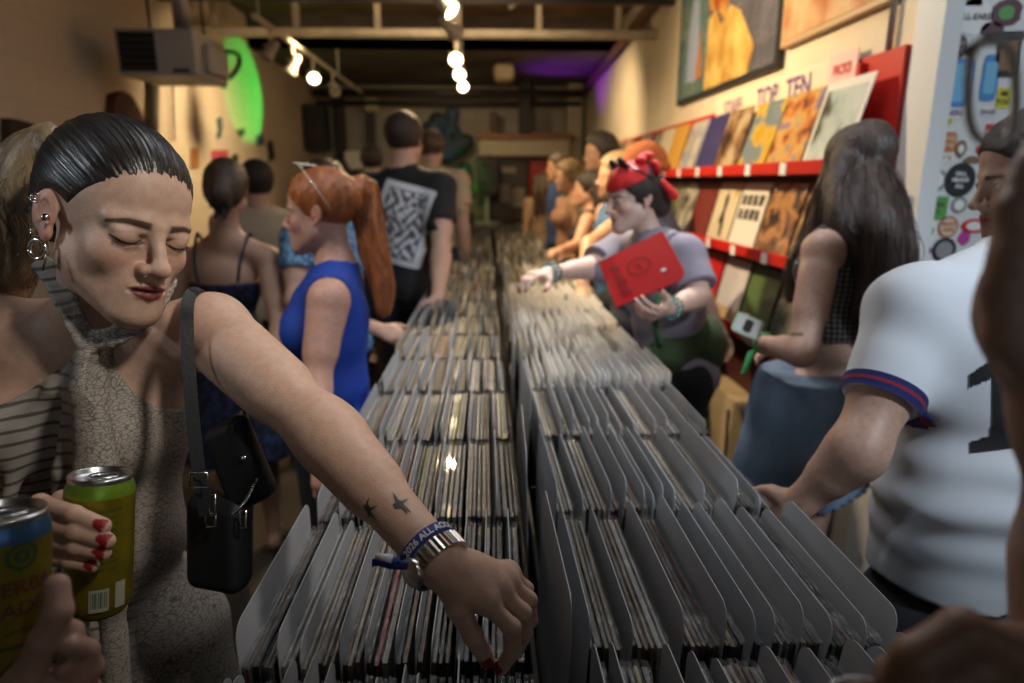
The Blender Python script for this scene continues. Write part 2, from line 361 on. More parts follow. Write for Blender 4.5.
def hand_prims(w, d, n, t, s=1.0, curl=(.3, .35, .4, .45), bend=(1, 1.3, .9), thumb=(.65, .6, .45), tcurl=.25, spread=.06):
    d = norm(d); n = norm(n-np.dot(n, d)*d); t = norm(t-np.dot(t, d)*d-np.dot(t, n)*n); w = np.asarray(w, float); P = []; nails = []
    kn = [w+s*(d*a+t*b+n*c) for a, b, c in ((.088, .028, .0), (.092, .009, -.003), (.087, -.011, -.002), (.077, -.028, .002))]
    for i, kp in enumerate(kn): P.append(rc(w+s*(t*(.014-.009*i)), kp, .0125*s, .0105*s, .014*s))
    P.append(el(w+s*(d*.045+t*.004+n*.005), np.array((.036, .034, .0135))*s, np.stack([norm(t), d, n], 1), .012*s))
    for i in range(4):
        a = 0; p = kn[i]; dd = norm(d+t*spread*(1.2-i)); r = (.0088, .0090, .0086, .0076)[i]*s
        for j in range(3):
            a += curl[i]*bend[j]; u = norm(dd*math.cos(a)+n*math.sin(a)); q = p+u*FL[i][j]*s
            P.append(rc(p, q, r*(1-.08*j), r*(1-.08*(j+1)), .0035*s)); p = q
        nails.append((p, u, norm(-dd*math.sin(a)*-1*-1+n*-math.cos(a)) if False else norm(np.cross(np.cross(u, -n), u)) , r*.8))
    b = w+s*(d*.020+t*.024+n*.006); v = norm(d*thumb[0]+t*thumb[1]+n*thumb[2]); p = b
    P.append(el(b+v*.02*s, np.array((.015, .026, .014))*s, None, .012*s))
    for j, (l, r) in enumerate(((.040, .0125), (.032, .0105), (.026, .0098))):
        u = norm(v+j*tcurl*(d*.8-t*.6)); q = p+u*l*s; P.append(rc(p, q, r*s, (.0108, .0098, .0085)[j]*s, .008*s)); p = q
    nails.append((p, u, norm(np.cross(np.cross(u, t+d*.1-n*.4), u)), .009*s))
    return P, nails
def stand(x, y, h, th, lean=0, s=None, shw=.185):
    s = s or h/1.75; rr = np.array([math.sin(th), -math.cos(th), 0]); ff = np.array([math.cos(th), math.sin(th), 0]); z = np.array([0, 0, 1.]); o = np.array([x, y, 0.])
    def L(a, b, c): return o+rr*a*s+ff*(b*s+lean*max(0, c-.5*h))+z*c
    J = dict(s=s, h=h, th=th, pelvis=L(0, 0, .545*h), waist=L(0, .005, .63*h), chest=L(0, 0, .735*h), neck=L(0, -.01, .842*h), head=L(0, .02, .925*h))
    for q, n in ((1, 'R'), (-1, 'L')):
        J['sh'+n] = L(q*shw, 0, .808*h); J['el'+n] = L(q*(shw+.03), -.03, .628*h); J['wr'+n] = L(q*(shw+.03), .05, .485*h)
        J['hip'+n] = L(q*.088, 0, .52*h); J['kn'+n] = L(q*.095, .01, .285*h); J['an'+n] = L(q*.10, -.02, .05*h)
    J['M'] = basis(th); return J
def groups(J, fem=True, t=0.0, fat=1.0):
    s = J['s']; T = J.get('T')
    if T is None:
        x = norm(J['shR']-J['shL']); z = norm(J['neck']-J['pelvis']); y = norm(np.cross(z, x)); x = np.cross(y, z); T = np.stack([x, y, z], 1)
    hx = norm(J['hipR']-J['hipL']); hy = norm(np.cross(np.array([0, 0, 1.]), hx)); H = np.stack([hx, hy, np.cross(hx, hy)], 1)
    G = {}
    W = lambda p, *v: np.asarray(J[p])+T@(np.array(v)*s)
    e = lambda c, r, M=T, k=.05: el(c, np.array(r)*s*np.array((fat, fat, 1))+t, M, k*s)
    hipw, wst, rib = ((.165, .115, .105), (.122, .090, .12), (.138, .098, .155)) if fem else ((.158, .112, .11), (.145, .105, .12), (.160, .112, .165))
    tor = [e(J['pelvis'], hipw, H), e(J['waist'], wst), e(J['chest'], rib), e(W('chest', 0, .0, .07), (rib[0]*.95, rib[1]*.85, .08))]
    tor += [rc(J['neck']-T[:, 2]*.045*s, J['sh'+q], .050*s+t, (.046 if fem else .054)*s+t, .05*s) for q in 'LR']
    tor += [rc(J['neck']-T[:, 2]*.0*s, lerp(J['neck'], J['sh'+q], .75)-T[:, 2]*.005, (.036 if fem else .045)*s+t, .03*s+t, .04*s) for q in 'LR']
    if fem: tor += [e(W('chest', q*.065, .080, .005), (.056, .05, .058), T, .035) for q in (-1, 1)]
    tor += [e(np.asarray(J['pelvis'])+H@(np.array((q*.07, -.055, -.03))*s), (.075, .075, .085), H, .04) for q in (-1, 1)]
    G['torso'] = tor
    hb = np.asarray(J['head'])+J['M']@(np.array((0, -.022, -.045))*s)
    G['neck'] = [rc(J['neck']-T[:, 2]*.02*s, hb, (.050 if fem else .060)*s+t, (.047 if fem else .057)*s+t, .03*s)]
    for q in 'LR':
        sh, e_, w_ = J['sh'+q], J['el'+q], J['wr'+q]; m = 1 if fem else 1.15
        G['uarm'+q] = [rc(sh, e_, .047*m*s*fat+t, .036*m*s*fat+t, .035*s), rc(lerp(sh, e_, .25), lerp(sh, e_, .6), .044*m*s*fat+t, .042*m*s*fat+t, .02*s)]
        G['farm'+q] = [rc(e_, w_, .036*m*s+t, .0245*m*s+t, .03*s), rc(lerp(e_, w_, .12), lerp(e_, w_, .45), .038*m*s+t, .032*m*s+t, .02*s)]
        hp, k_, a_ = J['hip'+q], J['kn'+q], J['an'+q]; f = J.get('ft'+q); f = f if f is not None else H[:, 1]
        G['leg'+q] = [rc(hp, k_, .088*s*fat+t, .053*s*fat+t, .05*s), rc(k_, a_, .050*s+t, .034*s+t, .03*s), rc(lerp(k_, a_, .2)-f*.018*s, lerp(k_, a_, .5)-f*.012*s, .047*s+t, .038*s+t, .03*s)]
        G['foot'+q] = [rc(np.asarray(a_)-f*.03*s+A(0, 0, -.035*s), np.asarray(a_)+f*.14*s+A(0, 0, -.05*s), .036*s+t, .028*s+t, .03*s)]
    return G
PARTS_ALL = ('torso', 'neck', 'uarmL', 'uarmR', 'farmL', 'farmR', 'legL', 'legR')
def flat(G, names): return [p for n in names for p in G[n]]
HANDS = {}
def fingers_default(J, q, s):
    d = norm(J['wr'+q]-J['el'+q]); T = J['M']; n = J.get('pn'+q)
    if n is None: n = norm(J['pelvis']-J['wr'+q])
    t = J.get('td'+q)
    if t is None: t = norm(np.cross(n, d))*(1 if q == 'R' else -1)
    c = J.get('curl'+q, (.35, .4, .45, .5))
    return hand_prims(J['wr'+q], d, n, t, s, c)
def make_person(name, label, J, base, fem=True, fat=1.0, res=.007, hres=None, eyes='open', hands='LR', feet=False, group=None, tk=None, extra=None, lo=None, skinname='skin'):
    root = empty('person', (float(J['pelvis'][0]), float(J['pelvis'][1]), 0), label, 'person', group)
    G = groups(J, fem, 0, fat); s = J['s']; fld = Field(flat(G, PARTS_ALL)+flat(G, ('footL', 'footR'))); nails = []
    fld.add(head_prims(J['head'], J['M'], s, fem, eyes=eyes)); 
    for q in hands: hp, nl = fingers_default(J, q, s*(.95 if fem else 1.05)); fld.add(hp); nails += nl
    if extra: fld.add(extra)
    V, Q = surf(fld, res, lo=lo)
    if hres:                                          # finer head, cut at the neck, inside the same surface
        cp = np.asarray(J['head'])+J['M']@(np.array((0, 0, -.135))*s)
        hf = Field(flat(G, ('neck',))+head_prims(J['head'], J['M'], s, fem, t=.0006, eyes=eyes)+[plane(cp, -J['M'][:, 2])])
        hf.p.insert(0, hf.p.pop(0)); V2, Q2 = surf(hf, hres); Q = np.concatenate([Q, Q2+len(V)]); V = np.concatenate([V, V2])
    o = meshobj('body', V, Q, skinmat(), None, True); attach(o, root)
    settint(o, tint_person(V, J['head'], J['M'], s, base, eyes=eyes, nails=nails, **(tk or {}))); J['root'] = root; J['nails'] = nails
    return root
def folds(amp, f=26, seed=0, d=None):
    dd = np.array(d if d is not None else (1, 1, .45))
    return lambda P, D: D + amp*nz(P*dd, f, seed)
def garment(name, root, prims, m, cuts=(), res=.006, post=None, lo=None, label=None, tint=None):
    V, Q = surf(Field(list(prims)+list(cuts), post), res, lo=lo)
    if not len(V): print('EMPTY garment', name); return None
    o = meshobj(name, V, Q, m, None, True); attach(o, root)
    if label: o['label'] = label
    return o
def tubes(paths, r, n=4, taper=True):                 # (S,N,3) polylines -> one mesh of thin tubes
    Pp = np.asarray(paths, float); S, N, _ = Pp.shape
    T = np.gradient(Pp, axis=1); T /= np.linalg.norm(T, axis=2, keepdims=True)+1e-9
    up = np.array([.31, .22, .93]); a = np.cross(T, up); a /= np.linalg.norm(a, axis=2, keepdims=True)+1e-9; b = np.cross(T, a)
    rr = np.broadcast_to(np.asarray(r, float).reshape(-1, 1), (S, 1))*np.ones((1, N))
    if taper: rr = rr*(1-.75*np.linspace(0, 1, N)**3)
    ang = np.arange(n)*2*math.pi/n
    V = Pp[:, :, None]+(a[:, :, None]*np.cos(ang)[None, None, :, None]+b[:, :, None]*np.sin(ang)[None, None, :, None])*rr[:, :, None, None]
    i = np.arange(S)[:, None, None]*N*n+np.arange(N-1)[None, :, None]*n; k = np.arange(n)[None, None, :]; k2 = (k+1) % n
    Q = np.stack([i+k, i+k2, i+n+k2, i+n+k], -1).reshape(-1, 4)
    return V.reshape(-1, 3), Q
def spline(pts, N):
    P = np.asarray(pts, float); n = len(P); u = np.linspace(0, n-1, N); out = []
    for x in u:
        i = min(int(x), n-2); f = x-i; p0 = P[max(i-1, 0)]; p1 = P[i]; p2 = P[i+1]; p3 = P[min(i+2, n-1)]
        out.append(.5*((2*p1)+(-p0+p2)*f+(2*p0-5*p1+4*p2-p3)*f*f+(-p0+3*p1-3*p2+p3)*f**3))
    return np.array(out)
def lock(guide, rad, S, N=22, wave=.006, seed=0, r=.0009, flat_dir=None, freq=3):
    rs = np.random.RandomState(seed); G = spline(guide, N); rd = np.interp(np.linspace(0, 1, N), np.linspace(0, 1, len(rad)), rad)
    T = np.gradient(G, axis=0); T /= np.linalg.norm(T, axis=1, keepdims=True); up = np.array(flat_dir if flat_dir is not None else (.2, -1, .1)); a = np.cross(T, up); a /= np.linalg.norm(a, axis=1, keepdims=True)+1e-9; b = np.cross(T, a)
    th = rs.uniform(0, 2*math.pi, S); q = np.sqrt(rs.uniform(.25, 1, S)); ph = rs.uniform(0, 6.28, (S, 2)); fr = freq*(.7+.6*rs.rand(S)); t = np.linspace(0, 1, N)
    ln = .8+.2*rs.rand(S); off = rs.normal(size=(S, 2))*.12
    X = (np.cos(th)*q)[:, None]*rd[None]+wave*np.sin(fr[:, None]*6.28*t[None]+ph[:, :1])*t[None]**.5; Y = (np.sin(th)*q)[:, None]*rd[None]+wave*np.cos(fr[:, None]*6.28*t[None]+ph[:, 1:])*t[None]**.5
    Pp = G[None]+a[None]*X[..., None]+b[None]*Y[..., None]
    return tubes(Pp, r*(.6+.8*rs.rand(S)), 3)
def lockmass(guide, rad, k=.02, n=None):
    n = n or len(guide)*3; G = spline(guide, n); rd = np.interp(np.linspace(0, 1, n), np.linspace(0, 1, len(rad)), rad)
    return [rc(G[i], G[i+1], rd[i], rd[i+1], k) for i in range(n-1)]
def haircap(J, t=.012, face=.03, top=None, extra=None, hl=.062, fem=True):
    """skull cap above a hairline plane"""
    C, M, s = J['head'], J['M'], J['s']; W = lambda *v: np.asarray(C)+M@(np.array(v)*s)
    P = [el(W(0, -.018, .045), (np.array((.075, .093, .083))+t)*s, M, .02), el(W(0, .030, .050), (np.array((.061, .048, .060))+t*.6)*s, M, .02)]
    return P
def hair_post(J, hl=.060, side=.0, nape=-.055, slope=.9):
    C, M, s = J['head'], J['M'], J['s']
    def f(P):
        q = q_local(P, C, M, s); y, z = q[:, 1], q[:, 2]
        cut = y - (.030+side+np.minimum(np.maximum(z-.01, 0)*slope, .075))   # in front of this: no hair
        cut2 = np.where(y > -.0, (.0-z)*1.0-.03, nape-z)
        return np.maximum(cut, cut2)*s
    return region(f)
def hair(root, parts, m, res=.004, cuts=(), amp=.0015, f=160, strands=(), label=None, dirs=(1, 1, .15), name='hair'):
    post = (lambda P, D: D+amp*nz(P*np.array(dirs), f, 7)) if amp else None
    V, Q = surf(Field(list(parts)+list(cuts), post), res)
    for sv, sq in strands: Q = np.concatenate([Q, sq+len(V)]); V = np.concatenate([V, sv])
    o = meshobj(name, V, Q, m, None, True); attach(o, root)
    if label: o['label'] = label
    return o
def hairmat(name, c1, c2, rough=.38, scale=26, stretch=(1, 1, .12)):
    return mat(name, c1, rough, col2=c2, scale=scale*3, stretch=stretch, bump=.55, bscale=scale*9, spec=.6, mixpos=(.3, .7))
# decals: a mask over a (u, v) rectangle wrapped onto a target surface by casting rays along -n
def bvh(o):
    o2 = o; me = o2.data; return BVHTree.FromPolygons([tuple(v.co) for v in me.vertices], [tuple(p.vertices) for p in me.polygons])
def decal(name, root, tree, O, u, v, n, wd, ht, mask, m, step=.002, off=.0008, label=None, maxd=.3):
    u = norm(u); v = norm(v); n = norm(n); nu, nv = max(1, int(wd/step)), max(1, int(ht/step)); V = []; idx = {}; Fs = []; MI = []
    def vert(i, j):
        if (i, j) in idx: return idx[i, j]
        p = np.asarray(O)+u*(i/nu-.5)*wd+v*(j/nv-.5)*ht; h = tree.ray_cast(Vector(p+n*.12), Vector(-n), maxd)
        r = None if h[0] is None else len(V)
        if r is not None: V.append(tuple(h[0]+Vector(n)*off))
        idx[i, j] = r; return r
    for i in range(nu):
        for j in range(nv):
            k = mask((i+.5)/nu, (j+.5)/nv)
            if k is None or k is False: continue
            q = [vert(i, j), vert(i+1, j), vert(i+1, j+1), vert(i, j+1)]
            if None in q: continue
            z = [Vector(V[a]) for a in q]
            if max((z[0]-z[2]).length, (z[1]-z[3]).length) > step*6: continue
            Fs.append(q); MI.append(int(k) if not isinstance(k, bool) else 0)
    ms = m if isinstance(m, (list, tuple)) else [m]
    if not Fs: print('EMPTY decal', name); return None
    o = meshobj(name, V, Fs, ms[0], None, True, mats=ms[1:], mi=MI); attach(o, root)
    if label: o['label'] = label
    return o
def inpoly(x, y, P):
    r = False; n = len(P)
    for i in range(n):
        x1, y1 = P[i]; x2, y2 = P[(i+1) % n]
        if (y1 > y) != (y2 > y) and x < (x2-x1)*(y-y1)/(y2-y1)+x1: r = not r
    return r
def text_mesh(s, size=1.0, bold=0.0, sx=1.0):
    c = bpy.data.curves.new('lettering', 'FONT'); c.body = s; c.size = size; c.align_x = 'CENTER'; c.align_y = 'CENTER'; c.offset = bold; c.resolution_u = 3
    o = bpy.data.objects.new('lettering', c); COL.objects.link(o); bpy.context.view_layer.update()
    me = o.to_mesh(); V = np.array([v.co[:] for v in me.vertices]); Fs = [tuple(p.vertices) for p in me.polygons]; o.to_mesh_clear(); bpy.data.objects.remove(o)
    V[:, 0] *= sx; return V, Fs
def lettering(root, s, O, u, v, n, size, m, tree=None, bold=0, sx=1, off=.0008, name='lettering', wrap=None):
    V, Fs = text_mesh(s, size, bold, sx); u = norm(u); v = norm(v); n = norm(n); out = []
    for x, y, _ in V:
        if wrap: out.append(wrap(x, y)); continue
        p = np.asarray(O)+u*x+v*y
        if tree:
            h = tree.ray_cast(Vector(p+n*.1), Vector(-n), .3)
            if h[0] is not None: p = np.array(h[0])
        out.append(tuple(p+n*off))
    o = meshobj(name, out, Fs, m, None); attach(o, root); return o
# ------------------------------------------------------------------ the room
XL, XR, YF, YB, ZC = -2.25, 1.36, 9.5, -2.6, 3.15
m_wall = mat('cream_painted_block', (.62, .53, .40), .8, var=.12, scale=3, bump=.15, bscale=60)
m_far = mat('grey_painted_block', (.36, .33, .28), .85, var=.15, scale=4)
def brick(name, c1, c2, mortar, sx=1.0, bump=.3):
    m, N, L, b = nt(name); tc = N.new('ShaderNodeTexCoord'); mp = N.new('ShaderNodeMapping'); L.new(tc.outputs['Object'], mp.inputs[0]); sp = N.new('ShaderNodeSeparateXYZ'); cb = N.new('ShaderNodeCombineXYZ')
    ad = N.new('ShaderNodeMath'); ad.operation = 'ADD'; L.new(mp.outputs[0], sp.inputs[0]); L.new(sp.outputs[0], ad.inputs[0]); L.new(sp.outputs[1], ad.inputs[1]); L.new(ad.outputs[0], cb.inputs[0]); L.new(sp.outputs[2], cb.inputs[1])
    bk = N.new('ShaderNodeTexBrick'); bk.inputs['Scale'].default_value = 1; bk.inputs['Brick Width'].default_value = .40; bk.inputs['Row Height'].default_value = .20; bk.inputs['Mortar Size'].default_value = .006
    bk.inputs['Color1'].default_value = (*c1, 1); bk.inputs['Color2'].default_value = (*c2, 1); bk.inputs['Mortar'].default_value = (*mortar, 1); L.new(cb.outputs[0], bk.inputs[0])
    L.new(bk.outputs[0], b.inputs['Base Color']); b.inputs['Roughness'].default_value = .8; bp = N.new('ShaderNodeBump'); bp.inputs['Strength'].default_value = bump; bp.inputs['Distance'].default_value = .01; bp.invert = True; L.new(bk.outputs['Fac'], bp.inputs['Height']); L.new(bp.outputs[0], b.inputs['Normal']); return m
m_blk = brick('cream_block_wall', (.64, .54, .40), (.61, .51, .38), (.57, .48, .355), bump=.12); m_fblk = brick('far_block_wall', (.30, .27, .23), (.27, .245, .21), (.2, .18, .15))
def st(name, lo, hi, m, bev=0): return struct(MB().box(lo, hi, bev).build(name, m))
st('floor', (XL-.2, YB-.2, -.1), (3.4, YF+.2, 0), mat('stained_concrete', (.055, .045, .040), .55, var=.5, scale=2.5, bump=.1))
m_ceil = mat('brown_insulation_ceiling', (.16, .10, .055), .9, var=.55, scale=2.2, bump=.8, bscale=7)
st('ceiling', (XL-.2, YB-.2, ZC), (3.4, 6.9, ZC+.1), m_ceil)
struct(MB().box((XL-.2, 6.9, 2.86), (3.4, YF+.2, 2.96)).box((XL-.2, 6.9, 2.86), (3.4, 6.98, ZC+.1)).build('trim_1', mat('dark_soffit', (.11, .085, .07), .9, var=.4, scale=3)))
st('wall_left', (XL-.15, YB-.2, 0), (XL, YF+.2, ZC), m_blk)
YW = 2.062
st('wall_right', (XR, YW, 0), (XR+.05, YF+.2, ZC), m_wall)
st('trim_2', (XR-.006, YW-.006, 0), (XR+.052, 2.195, 2.95), mat('cool_white_paint', (.60, .62, .62), .7))
st('wall_far', (XL-.15, YF, 0), (3.4, YF+.15, ZC), m_fblk)
st('wall_near', (XL-.15, YB-.15, 0), (3.4, YB, .9), m_wall); st('wall_entry', (3.25, YB-.2, 0), (3.4, 2.3, ZC), m_wall)
# shop window behind the photographer
wf = MB(); 
for x in (-2.2, -.9, .4, 1.7, 3.2): wf.box((x-.03, YB-.06, .9), (x+.03, YB, 3.0), .005)
wf.box((-2.25, YB-.06, .9), (3.25, YB, .97)).box((-2.25, YB-.06, 2.95), (3.25, YB, 3.15)); wo = struct(wf.build('window_1', mat('dark_window_frame', (.03, .03, .03), .5)))
gl = MB().box((-2.2, YB-.035, .97), (3.2, YB-.03, 2.95)).build('window_pane', mat('window_glass', (.9, .95, 1), .05, trans=1)); attach(gl, wo)
# entry partition with the sticker panel
st('wall_entry_back', (XR+.05, YW+.14, 0), (3.25, YW+.24, ZC), mat('cool_white_paint', (.60, .62, .62), .7))
m_corner = mat('galvanised_conduit', (.42, .43, .44), .4, .8)
cd_ = MB().tube([(XR-.02, 2.30, 2.04), (XR-.02, 2.30, ZC)], .011, 10).build('wall_conduit', m_corner, None, True); tag(cd_, 'thin galvanised conduit running up the wall above the red panel', 'pipe')
# joists
m_steel = mat('cream_painted_steel', (.40, .34, .26), .6, var=.3, scale=9); m_dk = mat('dark_steel', (.035, .03, .028), .5, .3)
def joist(y, z0, z1, label, m):
    t = empty('roof_joist', (0, y, z0), label, 'joist'); a = MB().box((XL, y-.05, z0), (XR if y > 2.3 else 3.2, y+.05, z0+.05)).box((XL, y-.05, z1-.05), (XR if y > 2.3 else 3.2, y+.05, z1)); attach(a.build('chord', m), t)
    x = XL+.2
    while x < XR-.1: attach(MB().box((x-.022, y-.02, z0+.04), (x+.022, y+.02, z1-.04)).build('web', m), t); x += .62
joist(5.55, 2.70, 3.13, 'cream steel roof joist with upright webs crossing the room', m_steel)
tag(MB().box((XL, 5.05, 2.83), (XR, 5.10, 2.87)).build('ceiling_pipe', m_dk), 'dark thin pipe running across just in front of the joist', 'pipe')
tag(MB().tube([(XR-.10, 3.2, 3.02), (XR-.08, 9.3, 2.72)], .035, 10).build('ceiling_pipe', mat('brown_pipe', (.13, .06, .03), .6), None, True), 'brown pipe running along the top of the right wall', 'pipe')
tag(MB().tube([(XL+.1, 8.9, 2.70), (XR-.1, 8.9, 2.70)], .05, 10).tube([(XL+.1, 9.1, 2.60), (XR-.1, 9.1, 2.60)], .03, 10).build('ceiling_pipe', m_dk, None, True), 'pair of dark pipes crossing high along the far wall', 'pipe')
tag(MB().tube([(.9, 3.6, 3.1), (.2, 5.3, 2.86)], .018, 8).build('ceiling_pipe', m_steel, None, True), 'cream diagonal rod slanting up to the ceiling at right', 'rod')
# track lights
m_trk = mat('cream_track_paint', (.52, .46, .36), .45); m_hous = mat('lamp_housing', (.35, .31, .26), .45); m_lens = mat('lit_lamp_lens', (1, .80, .50), .5, emit=18); m_off = mat('lamp_lens_off', (.25, .2, .14), .3)
def track(x, y0, y1, z, label, n=2): tag(MB().box((x-.018, y0, z), (x+.018, y1, z+.03), .004).tube([(x, y0+.1, z+.03), (x, y0+.1, ZC-.02)], .008, 8).tube([(x, (y0+y1)/2+.6, z+.03), (x, (y0+y1)/2+.6, 2.87)], .008, 8).build('light_track', m_trk), label, 'light track')
def spot(x, y, z, tgt, lit, label):
    t = empty('track_spotlight', (x, y, z), label, 'spotlight', 'spotlights on the ceiling tracks'); d = norm(np.array(tgt)-np.array((x, y, z-.13))); mb = MB().tube([(x, y, z), (x, y, z-.10)], .010, 8).tube([(x-.05, y, z-.10), (x+.05, y, z-.10)], .008, 6); attach(mb.build('bracket', m_trk, None, True), t)
    e1 = norm(np.cross(d, (0, 0, 1.))); e2 = np.cross(d, e1); Mx = Matrix(np.stack([e1, e2, d], 1).tolist()); mb = MB().lathe([(0, -.075), (.026, -.07), (.032, -.03), (.034, .02), (.052, .06), (.052, .075), (.046, .075), (.044, .055)], 20, (x, y, z-.13), Mx); attach(mb.build('housing', m_hous, None, True), t)
    mb = MB().lathe([(0, .058), (.044, .058)], 20, (x, y, z-.13), Mx); attach(mb.build('lens', m_lens if lit else m_off, None, True), t)
track(-1.42, 4.5, 8.2, 2.60, 'cream light track above the left side of the room'); track(-.20, 3.9, 8.0, 2.62, 'cream light track above the middle of the bins')
for (px, py, d, lit, tg, lb) in ((292, 50, 5.2, 0, (-2.2, 4.4, 1.2), 'unlit track spotlight, nearest on the left track'), (316, 64, 6.0, 0, (-2.2, 5.4, 1.2), 'unlit track spotlight, second on the left track'), (336, 76, 6.9, 1, (-.6, 3.0, 1.0), 'glowing track spotlight on the left track'), (352, 88, 7.8, 0, (-.5, 5, 1.2), 'small unlit track spotlight at the far end of the left track'),
                         (449, 3, 4.25, 1, (.9, 3.0, 1.4), 'glowing track spotlight cut by the top edge of the frame'), (459, 26, 5.0, 0, (1.3, 6.2, 1.4), 'unlit pale track spotlight between the top one and the glowing pair'), (463, 58, 6.3, 1, (-.2, 1.0, 1.0), 'glowing track spotlight, upper of the bright pair over the bins'), (465, 73, 7.0, 1, (-.2, 2, 1.0), 'glowing track spotlight, lower of the bright pair over the bins'), (475, 85, 7.8, 1, (.3, 3, 1.0), 'glowing track spotlight lowest on the middle track')):
    tx, tz = (-1.42, 2.60) if px < 400 else (-.20, 2.62); d = at(px, py, 1.)-CAM; p = CAM+d*((tz-.13-CAM[2])/d[2]); spot(tx, min(p[1], 8.1), tz, tg, lit, lb); print('spot', px, py, p)
# heater hung from the ceiling
def heater():
    t = empty('unit_heater', (-2.0, 4.35, 2.23), 'grey ceiling-hung unit heater with a dark louvred grille', 'heater'); p0 = at(119, 75, 3.62); p1 = at(196, 30, 3.62); x0, x1, z0, z1, y = p0[0], p1[0], p0[2], p1[2], p0[1]
    m = mat('grey_enamel', (.42, .41, .38), .5, var=.12, scale=6); mb = MB().box((x0, y, z0), (x1, y+.45, z1), .008); attach(mb.build('cabinet', m), t); xm = x0+(x1-x0)*.50
    attach(MB().box((x0+.02, y-.006, z0+.02), (xm, y+.004, z1-.02)).build('grille_opening', mat('black_recess', (.006, .006, .006), .8)), t)
    for i in range(6): zz = z0+.03+i*(z1-z0-.06)/5; attach(MB().box((x0+.02, y-.014, zz), (xm, y-.004, zz+.010), rot=Matrix.Rotation(.3, 3, 'X')).build('louvre', mat('dark_louvre', (.05, .045, .04), .5, .3)), t)
    attach(MB().box((x1-.13, y-.004, z0+.015), (x1-.04, y, z0+.035)).build('nameplate', mat('dark_plate', (.03, .03, .03), .5)), t)
    for xx in (x0+.06, x1-.06): attach(MB().tube([(xx, y+.3, z1), (xx, y+.3, ZC)], .008, 8).build('hanger_rod', m_dk, None, True), t)
    attach(MB().tube([(x1-.20, y+.35, z1), (x1-.20, y+.35, ZC)], .045, 14).build('flue_pipe', mat('galvanised_conduit', (0, 0, 0)), None, True), t)
    attach(MB().box((x1, y+.10, z0+.03), (x1+.04, y+.38, z1-.06), .01).build('motor_cover', m), t)
heater()
def wall_tube(pts, r, m, name, label, cat): return tag(MB().tube([at(*p) for p in pts], r, 8).build(name, m, None, True), label, cat)
# conduit and hose on the left wall (x stays on the wall)
xw = XL+.03
def onleft(px, py):                                   # point of the left wall seen at this photo position
    d = at(px, py, 1.0)-CAM; return CAM+d*((XL-CAM[0])/d[0])
def onright(px, py, x=XR): d = at(px, py, 1.0)-CAM; return CAM+d*((x-CAM[0])/d[0])
def onfar(px, py, y=YF): d = at(px, py, 1.0)-CAM; return CAM+d*((y-CAM[1])/d[1])
def lw(pts, r, m, name, label, cat, off=.03): return tag(MB().tube([onleft(*p)+A(off, 0, 0) for p in pts], r, 8).build(name, m, None, True), label, cat)
lw([(148, 76), (147, 150)], .035, mat('grey_duct', (.16, .14, .11), .6), 'wall_conduit', 'flat grey conduit below the heater on the left wall', 'pipe', .04)
lw([(168, 80), (170, 140)], .008, m_dk, 'wall_cable', 'thin dark cable dropping below the heater', 'cable')
tag(MB().tube(spline([onleft(*p)+A(.018, 0, 0) for p in ((222, 52), (236, 54), (237, 66), (228, 78), (222, 74), (222, 88))], 24), .018, 8).build('hose', mat('black_rubber', (.02, .02, .02), .6), None, True), 'black curved hose beside the heater on the left wall', 'hose')
def lwflat(name, pts, m, label, cat, th=.015): return tag(MB().poly([onleft(*p) for p in pts], th, (1, 0, 0)).build(name, m), label, cat)
lwflat('wall_flyer', [(211, 150), (228, 150), (228, 168), (211, 168)], mat('pink_paper', (.45, .07, .10), .8), 'pink paper flyer taped to the left wall', 'flyer', .004)
lwflat('wall_sign', [(190, 148), (197, 148), (197, 168), (190, 168)], mat('orange_frame', (.35, .15, .04), .6), 'narrow orange framed notice on the left wall', 'sign')
lwflat('wall_ornament', [(216, 120), (220, 117), (221, 128), (219, 138), (216, 138), (218, 128)], mat('teal_paint', (.05, .13, .13), .6), 'small teal ornament, topmost of those on the left wall', 'ornament')
lwflat('wall_ornament', [(236, 130), (243, 128), (244, 134), (239, 137)], mat('dark_paint', (.09, .06, .05), .6), 'small dark ornament with a hanging wire on the left wall', 'ornament')
lwflat('wall_ornament', [(256, 136), (262, 134), (263, 144), (257, 146)], mat('blue_paint', (.03, .10, .18), .6), 'small blue ornament on the left wall', 'ornament')
lwflat('wall_ornament', [(267, 142), (271, 140), (274, 158), (268, 162)], mat('black_paint', (.03, .025, .02), .6), 'tall dark ornament left of the green light', 'ornament')
lwflat('wall_ornament', [(232, 154), (236, 154), (237, 162), (232, 162)], mat('black_paint', (0, 0, 0)), 'tiny dark ornament beside the pink flyer', 'ornament')
lwflat('wall_mask', [(104, 112), (107, 94), (116, 91), (124, 98), (132, 112), (138, 130), (108, 130)], mat('brown_mask', (.13, .05, .03), .6, var=.6, scale=14), 'brown carved wall ornament behind the front woman\'s head', 'ornament', .06)
lwflat('wall_picture', [(0, 118), (10, 120), (28, 125), (30, 150), (20, 160), (0, 160)], mat('dark_brown_picture', (.06, .03, .02), .7, var=.7, scale=12), 'dark brown hanging at the far left edge', 'ornament', .05)
